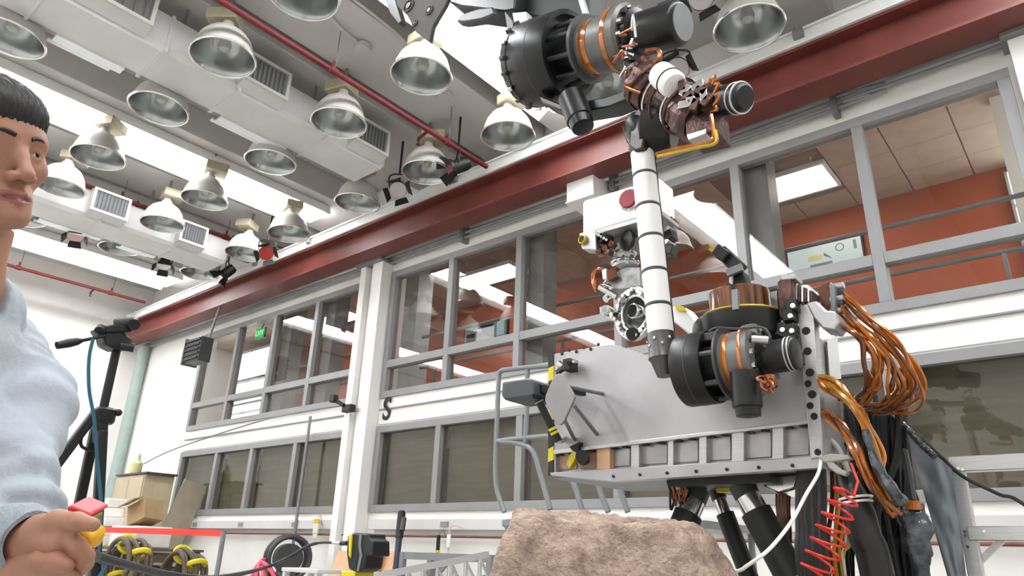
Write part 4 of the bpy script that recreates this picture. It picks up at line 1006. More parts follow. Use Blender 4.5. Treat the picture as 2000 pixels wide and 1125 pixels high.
# roller with tape at the left bay
q = P(1134, 893, YP - .05)
MB().cyl(q + V3(-.02, .05, 0), q + V3(.02, -.02, 0), .026, n=16).build('stop_roller', M_black, ch)
MB().prism(pp([(1112, 873), (1131, 863), (1128, 888), (1118, 880)], YP - .03), (0, .03, 0)).build('stop_bracket', M_black, ch)
MB().prism(pp([(1118, 880), (1128, 886), (1120, 902), (1112, 914), (1106, 906), (1110, 896)], YP - .035), (0, .03, 0)).build('yellow_tag', M_yellow, ch)
# little black camera bracket on the plate
b_ = MB(); b_.bar(P(1088, 728, YP - .03), P(1110, 712, YP - .05), .02, .02); b_.box(P(1114, 714, YP - .05), (.04, .06, .05)); b_.cyl(P(1110, 709, YP - .09), P(1118, 706, YP - .06), .012, n=10)
b_.build('cable_clamp', M_black, ch, bevel=.003)
b_ = MB(); b_.cyl(P(1120, 706, YP - .08), P(1126, 708, YP - .02), .007, n=8); b_.cyl(P(1092, 710, YP - .02), P(1100, 716, YP - .02), .016, n=10)
b_.build('chrome_fitting', M_chrome, ch)
# reflector target on rods
hx = [(1090, 729), (1097, 731), (1119, 767), (1122, 776), (1102, 822), (1095, 830), (1086, 828), (1078, 815), (1064, 782), (1066, 770), (1080, 738)]
tg = MB().prism(pp(hx, 2.12), (0, .012, 0)).build('target_plate', mat('target_grey', '#8d8b8c', .5, .2), ch, bevel=.003)
for a, b in (((1110, 755), (1176, 769)), ((1120, 790), (1166, 848)), ((1100, 815), (1122, 858))):
    MB().cyl(P(*a, 2.13), P(*b, YP), .008, n=10).build('target_rod', M_grey, ch)
MB().bar(P(1118, 764, 2.2), P(1140, 769, 2.3), .02, .02).build('target_clamp', M_black, ch)

# ---- mast
ma = EP('camera_mast', P(1230, 640, 2.7), rover, 'silver camera mast with white sensor head')
YM = 2.72
ax = Vector((-.25, -.96, -.08)).normalized(); c = P(1240, 612, YM)
for (R, r, nm) in ((.118, .016, 'base_ring'), (.085, .010, 'inner_ring')):
    o = MB().torus(c, ax, R, r, 40, 10).build(nm, M_chrome, ma)
x_, y_, _ = frame_from(ax)
for k in range(22):
    t_ = 2 * math.pi * k / 22; d = x_ * math.cos(t_) + y_ * math.sin(t_)
    p0 = c + d * (.100 + .006 * (k % 3)); b_ = MB(); b_.cyl(p0 - ax * .02, p0 + ax * (.02 + .008 * (k % 2)), .009 + .004 * (k % 3 == 0), n=8)
    b_.build('ring_lug', M_chrome, ma)
MB().lathe(c - ax * .07, ax, [(.10, 0), (.105, .02), (.095, .06)], 28, True).build('base_drum', mat('satin_metal', '#a8a8a8', .3, .9, var=.2, scale=20), ma)
hc = P(1236, 607, YM - .06)
MB().lathe(hc, ax, [(.034, -.09), (.036, 0), (.030, .004), (.028, -.03)], 22).build('bore_collar', M_chrome, ma)
MB().cyl(hc - ax * .06, hc - ax * .02, .029, n=20).build('bore', M_black, ma)
MB().cyl(P(1235, 652, YM - .03), P(1237, 655, YM + .02), .03, n=16).build('dark_port', M_black, ma)
for k in range(10):
    x = RND.uniform(1178, 1212); y = RND.uniform(500, 640); q = P(x, y, YM + .02)
    d = Vector((RND.uniform(-1, 1), RND.uniform(-1, 0), RND.uniform(-.6, .6))).normalized()
    MB().cyl(q, q + d * RND.uniform(.03, .07), RND.uniform(.008, .018), n=10).build('fitting', M_chrome, ma)
MB().prism(pp([(1178, 548), (1220, 520), (1250, 520), (1252, 560), (1215, 565), (1190, 566)], YM), (0, .14, 0)).build('lower_housing', mat('satin_metal', '', .3), ma, bevel=.006)
MB().cyl(P(1172, 560, YM - .02), P(1206, 580, YM), .018, n=14).build('side_cylinder', M_chrome, ma)
MB().box(P(1186, 608, YM), (.05, .06, .04)).build('side_block', M_chrome, ma, bevel=.004)
MB().prism(pp([(1182, 530), (1200, 518), (1206, 540), (1188, 548)], YM - .03), (0, .05, 0)).build('film_box', M_kaptd, ma, bevel=.003)
MB().prism(pp([(1175, 528), (1184, 524), (1184, 545), (1177, 545)], YM - .035), (0, .05, 0)).build('film_flap', M_white, ma, bevel=.002)
for k in range(4):
    MB().tube(pp([(1184, 525), (1168 - 3 * k, 524 + 2 * k), (1160 - k, 540 + 4 * k), (1164, 552 + 6 * k)], YM), .004, n=6, sub=4).build('thin_wire', M_kapton, ma)
MB().lathe(P(1222, 522, YM + .04), P(1216, 470, YM + .04) - P(1222, 522, YM + .04), [(.062, 0), (.062, .025), (.05, .03), (.052, .055), (.03, .13), (.028, .17)], 24, True, True).build('neck', M_white, ma)
MB().torus(P(1221, 514, YM + .04), (0, 0, 1), .064, .009, 28, 8).build('neck_ring', M_chrome, ma)
MB().torus(P(1219, 497, YM + .04), (0, 0, 1), .058, .007, 28, 8).build('neck_ring', M_chrome, ma)
for k in range(6):
    MB().cyl(P(1200 + 8 * k, 505 + (k % 2) * 6, YM - .03), P(1202 + 8 * k, 500 + (k % 2) * 8, YM - .01), .010, n=8).build('fitting', M_chrome, ma)
MB().lathe(P(1232, 472, YM - .02), V3(-.4, -1, 0), [(.04, 0), (.05, .01), (.05, .03), (.03, .035)], 18, True, True).build('tilt_joint', M_blackg, ma)
# sensor head
MB().prism(pp([(1138, 396), (1142, 391), (1288, 347), (1292, 412), (1138, 457)], 2.66), (0, .14, 0)).build('head_box', M_white, ma, bevel=.012)
MB().prism(pp([(1137, 457), (1293, 412), (1294, 420), (1137, 466)], 2.64), (0, .17, 0)).build('head_lip', M_aluf, ma, bevel=.003)
MB().prism(pp([(1160, 462), (1285, 421), (1282, 455), (1200, 474), (1165, 484)], 2.72), (0, .20, 0)).build('head_belly', M_grey, ma, bevel=.006)
q = P(1229, 390, 2.655); MB().cyl(q, q + V3(0, -.02, 0), .047, n=32).build('lens_cover', mat('red_cover', '#a13840', .55), ma, bevel=.003)
MB().torus(q, (0, 1, 0), .05, .006, 32, 8).build('lens_bezel', M_alu, ma)
for k in range(8):
    t_ = k * math.pi / 4; MB().cyl(q + V3(.056 * math.cos(t_), 0, .056 * math.sin(t_)), q + V3(.056 * math.cos(t_), -.008, .056 * math.sin(t_)), .004, n=6).build('screw', M_chrome, ma)
MB().prism(pp([(1131, 456), (1163, 450), (1164, 488), (1136, 486)], 2.60), (0, .07, 0)).build('camera_block', M_alu, ma, bevel=.004)
q = P(1141, 469, 2.60); b_ = MB(); b_.lathe(q, (-.15, -1, 0), [(.024, 0), (.024, .018), (.018, .02), (.016, .01)], 20, True); b_.build('camera_ring', M_gold, ma)
MB().cyl(q + V3(0, -.006, 0), q + V3(0, -.012, 0), .016, n=18).build('camera_lens', M_black, ma)
q = P(1176, 465, 2.62)
MB().lathe(q, (-.3, -1, .1), [(.03, -.05), (.03, .01), (.02, .016), (.018, 0)], 18).build('second_camera', M_blackg, ma)
for k in range(7):
    q = P(1160 + 6 * k, 478 + (k % 3) * 8, 2.64); MB().box(q, (.03, .04, .03), Matrix.Rotation(k * .7, 3, 'Y')).build('foil_wrap', M_brownf if k % 2 else M_kaptd, ma, bevel=.004)
for k in range(5):
    MB().cyl(P(1160 + 5 * k, 458 + 3 * k, 2.63), P(1164 + 5 * k, 456 + 3 * k, 2.60), .007, n=8).build('fitting', M_chrome, ma)
for k in range(6):
    q = P(1300 + (k % 2) * 9, 420 + 14 * k, 2.78); MB().box(q, (.05, .06, .05), Matrix.Rotation(k, 3, 'Y')).build('rear_unit', M_blackg if k % 2 else M_alu, ma, bevel=.004)

# ---- arm: white tube
ar = EP('robot_arm', P(1290, 680, 2.2), rover, 'jointed robot arm with black motors and a banded white tube')
YA = 2.2
A0 = P(1291, 657, YA); A1 = P(1254, 297, YA); ad = (A1 - A0); AL = ad.length; ad.normalize(); ax_, ay_, _ = frame_from(ad); RT = .0475
bands = [0, .148, .322, .502, .674, .855, 1.0]
M_tube = mat('tube_white', '#e6e5e4', .35, var=.02, scale=3)
for i in range(6):
    MB().lathe(A0 + ad * (bands[i] * AL + .004), ad, [(RT - .003, 0), (RT, .003), (RT, (bands[i + 1] - bands[i]) * AL - .011), (RT - .003, (bands[i + 1] - bands[i]) * AL - .008)], 32, True, True).build('tube_section', M_tube, ar)
    if i: MB().cyl(A0 + ad * (bands[i] * AL - .004), A0 + ad * (bands[i] * AL + .004), RT + .0015, n=32).build('tie_band', M_dgrey, ar)
side = (_rt * .9 + _fw * .45).normalized()
MB().tube([A0 + ad * (AL * k / 8) + side * (RT + .006 + .003 * (k % 2)) for k in range(9)], .010, n=8, sub=4).build('flat_cable', M_black, ar)
MB().lathe(A0, -ad, [(RT + .003, -.01), (RT + .003, .07), (RT + .006, .085), (RT - .002, .095), (.028, .15)], 28, True, True).build('lower_fitting', mat('dark_titanium', '#5d5c5c', .35, .7), ar)
for k in range(12):
    t_ = 2 * math.pi * k / 12; d = ax_ * math.cos(t_) + ay_ * math.sin(t_)
    q = A0 - ad * (.018 + .022 * (k % 2)) + d * (RT + .003); MB().cyl(q, q + d * .004, .0055, n=8).build('rivet', M_chrome, ar)
MB().lathe(A1, ad, [(RT + .002, -.005), (RT + .004, .05), (.06, .07), (.07, .13), (.05, .17)], 28, True, True).build('upper_fitting', M_blackg, ar)
for k in range(12):
    t_ = 2 * math.pi * k / 12; d = ax_ * math.cos(t_) + ay_ * math.sin(t_)
    q = A1 + ad * (.015 + .022 * (k % 2)) + d * (RT + .003); MB().cyl(q, q + d * .004, .0055, n=8).build('rivet', M_chrome, ar)

def joint(o, axis, s, sr, hk, drum_r, drum_w, gapn=7):
    """drum, standoffs, flange, geared body with amber bands, bolt ring, long motor; s scales the lengths"""
    axis = axis.normalized(); x, y, _ = frame_from(axis); L = lambda t: t * s; Q = lambda r: r * sr * hk; QM = lambda r: r * sr
    def ringpts(n, r, ph=0): return [x * (r * math.cos(2 * math.pi * k / n + ph)) + y * (r * math.sin(2 * math.pi * k / n + ph)) for k in range(n)]
    t0 = drum_w
    MB().lathe(o, axis, [(drum_r * .5, 0), (drum_r * .985, 0), (drum_r, .006), (drum_r, t0 - .006), (drum_r * .985, t0), (drum_r * .88, t0), (drum_r * .86, t0 - .03), (drum_r * .3, t0 - .03)], 44, True).build('joint_drum', M_blackg, ar)
    MB().lathe(o + axis * (t0 * .5), axis, [(drum_r + .001, -.002), (drum_r + .0015, 0), (drum_r + .001, .002)], 44).build('drum_seam', M_dgrey, ar)
    MB().cyl(o + axis * (t0 - .03), o + axis * (t0 + L(.075)), Q(.062), n=24).build('core', M_black, ar)
    for d in ringpts(gapn, Q(.088), .3):
        MB().cyl(o + axis * (t0 - .03) + d, o + axis * (t0 + L(.075)) + d, Q(.0075), n=8).build('standoff', M_dgrey, ar)
    t1 = t0 + L(.07)
    MB().lathe(o + axis * t1, axis, [(Q(.05), 0), (Q(.100), 0), (Q(.100), L(.012)), (Q(.05), L(.012))], 36).build('mount_ring', M_dgrey, ar)
    MB().lathe(o + axis * (t1 + L(.012)), axis, [(Q(.082), 0), (Q(.082), L(.105)), (Q(.094), L(.11)), (Q(.094), L(.155)), (Q(.085), L(.165)), (Q(.05), L(.166))], 40, True, True).build('gear_housing', mat('joint_grey', '#6f6d6a', .42, .35, var=.12, scale=10), ar)
    for (a, b, r) in ((.018, .046, .0828), (.112, .128, .0948)):
        MB().lathe(o + axis * (t1 + L(.012 + a)), axis, [(Q(r), 0), (Q(r) + .0006, .001), (Q(r) + .0006, L(b - a)), (Q(r), L(b - a))], 40).build('amber_band', M_kapton, ar)
    t2 = t1 + L(.178)
    for k, d in enumerate(ringpts(14, Q(.078))):
        MB().cyl(o + axis * t2 + d, o + axis * (t2 + L(.016)) + d, Q(.0085), n=8).build('housing_bolt', M_chrome if k % 3 else M_black, ar)
    MB().lathe(o + axis * t2, axis, [(QM(.068), 0), (QM(.068), L(.02)), (QM(.055), L(.025)), (QM(.055), L(.155)), (QM(.05), L(.165)), (QM(.045), L(.168))], 32, True, True).build('motor', M_blackg, ar)
    return t2
# lower elbow joint
def pxaxis(a, b, Y, closer):
    o = P(*a, Y); dep = (o - CAM).dot(_fw); return o, PD(b[0], b[1], dep - closer) - o
oL = P(1340, 725, 2.20); axl = P(1558, 689, 2.19) - oL
sL = (axl.length - .11) / .416
t2 = joint(oL, axl, sL, .98, 1.28, .126, .11)
an = axl.normalized()
for q in (.128, .146):
    MB().torus(oL + an * (t2 + sL * q), an, .0535, .003, 28, 6).build('motor_ring', M_alu, ar)
MB().lathe(P(1457, 758, 2.12), V3(0, 0, -1), [(.046, -.05), (.046, .06), (.040, .065), (.038, .088), (.03, .09)], 26, True, True).build('brake_motor', M_blackg, ar)
for k in range(16):
    a = P(1495 + RND.uniform(-8, 8), 735, 2.1); q = P(1506 + RND.uniform(-12, 12), 755 + RND.uniform(-12, 14), 2.08 + RND.uniform(-.02, .02))
    MB().tube([a, (a + q) / 2 + Vector((RND.uniform(-.02, .02), RND.uniform(-.02, .02), RND.uniform(-.02, .02))), q], .004, n=5, sub=4).build('copper_lead', mat('copper_wire', '#a4633e', .3, .7, var=.3, scale=30), ar)
MB().tube(pp([(1385, 648), (1400, 640), (1440, 642), (1490, 640), (1505, 660)], 2.1), .004, n=6).build('thin_cable', M_dgrey, ar)
b_ = MB(); b_.cyl(P(1468, 662, 2.06), P(1500, 664, 2.08), .012, n=12); b_.build('connector', M_alu, ar)
MB().box(P(1386, 660, 2.15), (.07, .04, .03)).build('top_bracket', M_dgrey, ar, bevel=.004)
# upright drum above the elbow
cz = P(1449, 640, 2.36); axu = (V3(.02, -.06, 1)).normalized()
MB().lathe(cz - axu * .045, axu, [(.10, -.015), (.13, 0), (.137, .01), (.137, .085), (.132, .09)], 44, True, True).build('shoulder_drum', M_blackg, ar)
MB().torus(cz + axu * .047, axu, .132, .004, 44, 6).build('gold_trim', M_gold, ar)
MB().lathe(cz + axu * .045, axu, [(.108, 0), (.108, .085), (.10, .092)], 40, True, True).build('film_drum', mat('streaked_amber_film', '#7a4a2c', .25, .4, var=.5, scale=9, coat=.4, stretch=(5, 5, .3)), ar)
MB().prism(pp([(1428, 566), (1440, 564), (1442, 603), (1430, 605)], 2.22), (0, .02, 0)).build('film_strap', M_grey, ar)
MB().prism(pp([(1312, 597), (1338, 600), (1362, 628), (1386, 664), (1366, 672), (1330, 640), (1312, 626)], 2.34), (0, .08, 0)).build('arm_shield', M_white, ar, bevel=.008)
MB().prism(pp([(1316, 596), (1334, 598), (1340, 608), (1322, 606)], 2.33), (0, .01, 0)).build('yellow_tag', M_yellow, ar)
MB().lathe(P(1390, 648, 2.36), (-.2, -1, 0), [(.04, 0), (.05, .01), (.05, .05), (.03, .06)], 24, True, True).build('side_knuckle', M_blackg, ar)
# black fork rising behind the drum
MB().prism(pp([(1428, 530), (1450, 528), (1462, 560), (1452, 590), (1428, 575)], 2.5), (0, .06, 0)).build('fork', M_black, ar, bevel=.004)
MB().prism(pp([(1424, 530), (1432, 530), (1430, 572), (1424, 572)], 2.49), (0, .02, 0)).build('fork_plate', M_alu, ar, bevel=.002)
b_ = MB(); b_.bar(P(1447, 528, 2.5), P(1410, 492, 2.5), .055, .055); b_.bar(P(1424, 506, 2.48), P(1400, 490, 2.48), .06, .05)
b_.build('gripper', M_black, ar, bevel=.006)
MB().bar(P(1420, 534, 2.47), P(1450, 522, 2.47), .018, .03).build('gripper_bracket', M_grey, ar)
MB().bar(P(1396, 490, 2.46), P(1388, 485, 2.46), .02, .02).build('gripper_tip', M_gold, ar)
MB().prism(pp([(1416, 553), (1426, 552), (1424, 580), (1410, 600), (1406, 598), (1414, 575)], 2.44), (0, .04, 0)).build('side_cable_block', M_black, ar, bevel=.004)
# brown foil housings to the right of it
MB().prism(pp([(1518, 545), (1546, 540), (1548, 575), (1541, 622), (1530, 628), (1520, 620), (1515, 570)], 2.34), (0, .10, 0)).build('foil_housing', M_brownf, ar, bevel=.008)
MB().prism(pp([(1524, 535), (1552, 535), (1553, 544), (1526, 547)], 2.34), (0, .08, 0)).build('foil_cap', M_aluf, ar, bevel=.003)
for k in range(6):
    MB().prism(pp([(1552 + 6 * k, 552 + 3 * k), (1557 + 6 * k, 552 + 3 * k), (1557 + 6 * k, 590), (1552 + 6 * k, 590)], 2.37), (0, .08, 0)).build('foil_fin', M_brownf if k % 2 else M_chrome, ar, bevel=.002)
MB().prism(pp([(1596, 562), (1622, 550), (1624, 606), (1604, 600)], 2.50), (0, .03, 0)).build('connector_back', M_kaptd, ar)
MB().prism(pp([(1620, 550), (1630, 556), (1632, 612), (1622, 606)], 2.46), (0, .06, 0)).build('connector_plate', M_grey, ar, bevel=.003)
for k in range(5):
    q = P(1634, 560 + 12 * k, 2.5); MB().cyl(q + V3(-.02, 0, 0), q + V3(.025, 0, 0), .013, n=12).build('connector_shell', M_dgrey if k % 2 else M_alu, ar)
for k, (x, y) in enumerate(((1548, 598), (1543, 618), (1546, 647), (1528, 645), (1550, 668), (1556, 700))):
    MB().box(P(x, y, 2.36), (.04, .05, .045)).build('hinge_block', M_black, ar, bevel=.004)
    q = P(x + 2, y, 2.33); MB().cyl(q, q + V3(0, -.01, 0), .009, n=10).build('hinge_bolt', M_chrome, ar)
MB().bar(P(1520, 648, 2.34), P(1555, 662, 2.34), .03, .02).build('hinge_bar', M_black, ar)

# upper shoulder joint
oU = P(1046, 126, 2.26); axp = P(1333, 44, 2.22) - oU
ap = axp.normalized(); sU = (axp.length - .24) / .416
t2 = joint(oU, axp, sU, 1.75, .92, .215, .24, 9)
MB().lathe(oU, -ap, [(.20, 0), (.215, .01), (.21, .045), (.15, .06), (.06, .062)], 40, False, True).build('drum_back', mat('smoky_metal', '#4c4a48', .3, .6, var=.3, scale=12), ar)
xU, yU, _ = frame_from(ap)
for k in range(18):
    t_ = 2 * math.pi * k / 18; d = xU * math.cos(t_) + yU * math.sin(t_)
    MB().box(oU - ap * .02 + d * .212, (.035, .03, .02), Matrix((d, ap, d.cross(ap))).transposed()).build('drum_clip', M_chrome if k % 3 == 0 else M_dgrey, ar, bevel=.003)
MB().prism([oU + ap * .13 + _up * .20 + _rt * k[0] + _up * k[1] for k in ((-.02, -.06), (.03, .03), (.07, .03), (.12, -.04), (.11, -.10), (.03, -.09))], -_fw * .05).build('foil_shroud', M_chrome, ar, bevel=.01)
MB().prism([oU + ap * (t2 + .08) + _up * .072 - _fw * .05, oU + ap * (t2 + .12) + _up * .10 - _fw * .05, oU + ap * (t2 + .20) + _up * .10 - _fw * .05, oU + ap * (t2 + .22) + _up * .072 - _fw * .05], _fw * .08).build('motor_hump', M_blackg, ar, bevel=.006)
MB().cyl(oU + ap * (t2 + sU * .168), oU + ap * (t2 + sU * .172), 1.75 * .044, n=32).build('motor_cap', M_grey, ar)
MB().lathe(P(1122, 205, 2.16), P(1146, 268, 2.16) - P(1122, 205, 2.16), [(.062, -.05), (.062, .10), (.055, .105), (.05, .145), (.035, .15)], 28, True, True).build('brake_motor', M_blackg, ar)
MB().prism(pp([(1050, 185), (1100, 205), (1180, 190), (1250, 165), (1262, 178), (1190, 208), (1110, 222), (1058, 200)], 2.2), (0, .10, 0)).build('cable_tray', M_blackg, ar, bevel=.006)
for k in range(14):
    q = P(1225 + RND.uniform(-14, 12), 60 + k * 8, 2.08 + RND.uniform(-.03, .03)); MB().tube([q, q + Vector((RND.uniform(-.03, .03), RND.uniform(-.04, 0), RND.uniform(-.05, .05))), q + Vector((RND.uniform(-.05, .05), 0, RND.uniform(-.06, .02)))], .006, n=6, sub=4).build('jacketed_lead', mat('copper_wire', '', .3) if k % 2 else M_chrome, ar)
MB().tube(pp([(1262, 100), (1285, 98), (1288, 115), (1270, 125), (1255, 112)], 2.1), .010, n=8).build('copper_loop', mat('copper_wire', '', .3), ar)
# forearm wrapped in foil
F0, F1 = P(1250, 160, 2.16), P(1375, 235, 2.12); fd = (F1 - F0).normalized()
MB().tube([F0, F0.lerp(F1, .3), F0.lerp(F1, .65), F1], lambda t: .085 + .02 * math.sin(t * 9), n=9, sub=6).build('wrapped_forearm', M_brownf, ar, smooth=20)
for k in range(9):
    q = F0.lerp(F1, .12 + .09 * k)
    MB().torus(q, fd + Vector((RND.uniform(-.3, .3), RND.uniform(-.3, .3), RND.uniform(-.3, .3))), .092 + .012 * (k % 2), .006, 24, 6).build('foil_fold', M_brownf if k % 3 else M_chrome, ar)
W0, W1 = P(1290, 145, 2.02), P(1330, 178, 2.0)
MB().lathe(W0, W1 - W0, [(.02, -.01), (.05, 0), (.052, .02), (.052, .10), (.045, .11)], 26, True, True).build('white_canister', M_white, ar)
MB().torus(W0.lerp(W1, .45), W1 - W0, .053, .003, 26, 6).build('canister_band', M_black, ar)
for k in range(10):
    q = P(1335 + 6 * k % 50, 170 + 9 * (k % 5), 2.02); MB().box(q, (.03, .03, .05), Matrix.Rotation(k * .9, 3, 'Y')).build('wrist_fitting', M_chrome if k % 2 else M_brownf, ar, bevel=.003)
MB().prism(pp([(1336, 225), (1392, 205), (1398, 255), (1340, 272)], 2.05), (0, .14, 0)).build('wrist_box', M_brownf, ar, bevel=.008)
MB().prism(pp([(1340, 262), (1380, 250), (1378, 262), (1344, 274)], 2.04), (0, .06, 0)).build('wrist_plate', M_alu, ar, bevel=.004)
for k in range(8):
    t_ = k / 8 * 6.28; q = P(1392, 188, 2.05)
    MB().tube([q + V3(-.01, 0, .06 * math.cos(t_)) + _rt * .0 + _fw * (.05 * math.sin(t_)), q + V3(.01, -.01, .075 * math.cos(t_ + .3)) + _fw * (.06 * math.sin(t_ + .3)), q + V3(.0, 0, .06 * math.cos(t_ + .7)) + _fw * (.05 * math.sin(t_ + .7))], .007, n=6, sub=4).build('amber_lead', M_kapton, ar)
K0, K1 = P(1396, 200, 2.08), P(1470, 187, 2.02)
MB().lathe(K0, K1 - K0, [(.062, -.03), (.062, .02), (.055, .025), (.055, .125), (.05, .14), (.04, .155), (.02, .156)], 30, True, True).build('wrist_motor', M_blackg, ar)
for q in (.11, .135): MB().torus(K0 + (K1 - K0).normalized() * q, K1 - K0, .054, .004, 26, 6).build('motor_ring', M_alu, ar)
# elbow disc above the tube
MB().lathe(P(1262, 248, 2.2), (_rt * .9 - _fw * .4 - _up * .1), [(.06, -.02), (.11, 0), (.112, .02), (.112, .10), (.10, .12), (.05, .122)], 36, True, True).build('elbow_drum', M_blackg, ar)
MB().prism(pp([(1236, 222), (1250, 205), (1262, 240), (1256, 290), (1240, 296), (1226, 284), (1230, 250)], 2.14), (0, .08, 0)).build('elbow_cheek', mat('smoky_metal', '', .3), ar, bevel=.01)
MB().tube(pp([(1282, 302), (1320, 292), (1360, 284), (1392, 275), (1394, 250), (1390, 225)], 2.05), .010, n=8).build('amber_cable', M_kapton, ar)
MB().tube(pp([(1284, 306), (1325, 297), (1365, 288), (1398, 279), (1398, 255)], 2.04), .007, n=8).build('amber_cable', M_gold, ar)
# silver and dark end effector pieces at the top
MB().prism(pp([(880, -40), (1010, -45), (1005, 18), (985, 22), (900, 12), (878, 5)], 2.25), (0, .2, 0)).build('turret_box', M_blackg, ar, bevel=.01)
MB().prism(pp([(898, 28), (935, 15), (962, 12), (968, 26), (940, 38), (905, 44), (890, 42)], 2.2), (0, .06, 0)).build('turret_foil', M_dgrey, ar, bevel=.012)
MB().prism(pp([(985, 20), (1002, 40), (1010, 110), (1032, 165), (1020, 160), (1000, 120), (992, 70)], 2.18), (0, .06, 0)).build('turret_rail', M_dgrey, ar, bevel=.004)
MB().prism(pp([(1000, 25), (1028, 22), (1030, 80), (1012, 84)], 2.14), (0, .05, 0)).build('turret_clip', M_alu, ar, bevel=.004)
MB().prism(pp([(770, -40), (890, -40), (870, 8), (845, 50), (838, 82), (812, 62), (795, 30), (775, 10)], 2.24), (0, .03, 0)).build('turret_plate', mat('grey_bracket', '#4e4c4a', .85, .0), ar, bevel=.004)
for (x, y, r, R) in ((798, 11, .022, .045), (838, 20, .016, .028), (810, 45, .010, .02)):
    q = P(x, y, 2.235); MB().cyl(q, q + V3(0, -.006, 0), r, n=20).build('plate_hole', M_black, ar); MB().torus(q, (0, 1, 0), R, .006, 24, 6).build('plate_boss', mat('grey_bracket', '', .4), ar)
MB().prism(pp([(752, 0), (770, -6), (784, 40), (778, 46), (762, 26)], 2.3), (0, .05, 0)).build('turret_hook', M_dgrey, ar, bevel=.004)
MB().prism(pp([(1005, -40), (1150, -40), (1150, 30), (1135, 40), (1030, 30)], 2.34), (0, .16, 0)).build('shoulder_yoke', M_black, ar, bevel=.01)
MB().bar(P(1130, -20, 2.2), P(1148, 38, 2.2), .025, .025).build('yoke_strut', M_alu, ar)

# ---- strut legs (hexapod stand)
hp = EP('strut_stand', (-1.3, 2.8, 0), rover, 'black tubular struts with silver joints under the body')
def strut(a, b, r, Y0_, Y1_, joint_at, jr):
    p0, p1 = P(*a, Y0_), P(*b, Y1_); d = (p1 - p0).normalized(); L = (p1 - p0).length
    q = p0 + d * (L * joint_at)
    MB().cyl(p0, q, r * .55, r * .6, n=16).build('strut_rod', M_dgrey, hp)
    MB().cyl(q - d * .05, q, r * .85, n=20).build('strut_collar', M_dgrey, hp)
    MB().cyl(q, q + d * .06, jr, n=20).build('strut_joint', M_chrome, hp)
    k = -(q.z - .02) / d.z
    MB().cyl(q + d * .06, q + d * k, r, n=24).build('strut_sleeve', mat('strut_black', '#1b1d1c', .5), hp)
    f = q + d * k; MB().lathe((f.x, f.y, 0), (0, 0, 1), [(r * 1.8, 0), (r * 1.8, .02), (r * 1.1, .05)], 20, True, True).build('strut_foot', M_grey, hp)
strut((1378, 925), (1340, 1015), .055, 2.70, 2.62, .60, .045)
strut((1392, 940), (1462, 1125), .036, 2.80, 2.80, .20, .025)
strut((1436, 925), (1545, 1125), .056, 2.62, 2.62, .24, .046)
MB().lathe(P(1372, 930, 2.7) + V3(0, 0, .02), (0, 0, -1), [(.10, 0), (.10, .015), (.05, .03)], 24, True, True).build('mount_plate', M_dgrey, hp)
MB().lathe(P(1436, 920, 2.65) + V3(0, 0, .02), (0, 0, -1), [(.08, 0), (.08, .015), (.05, .03)], 24, True, True).build('mount_plate', M_dgrey, hp)
lo = EP('under_wiring', P(1310, 950, 2.6), rover, 'loose thin wires hanging under the body')
for k in range(9):
    x = 1290 + RND.uniform(0, 55); ln = RND.uniform(30, 70); w = RND.uniform(-12, 12)
    MB().tube(pp([(x, 933), (x - 4, 945), (x + w, 940 + ln), (x + w * .4 + 6, 930 + ln * .8)], 2.6), .0045, n=6).build('thin_wire', (M_kaptd, M_black, M_kapton)[k % 3], lo)
for k in range(4):
    MB().tube(pp([(1522 + 7 * k, 930), (1520 + 6 * k, 985), (1526 + 5 * k, 1050), (1524 + 5 * k, 1130)], 2.75) + [P(1524 + 5 * k, 1130, 2.75) * 1 + V3(0, 0, -.5)], .011, n=8).build('amber_trunk', M_kaptd, lo)
MB().prism(pp([(1482, 930), (1560, 925), (1555, 955), (1520, 966), (1490, 950)], 2.62), (0, .2, 0)).build('foil_bundle', M_chrome, lo, bevel=.01)
MB().box(P(1416, 957, 2.7), (.06, .03, .02)).build('yellow_tag', M_yellow, lo)
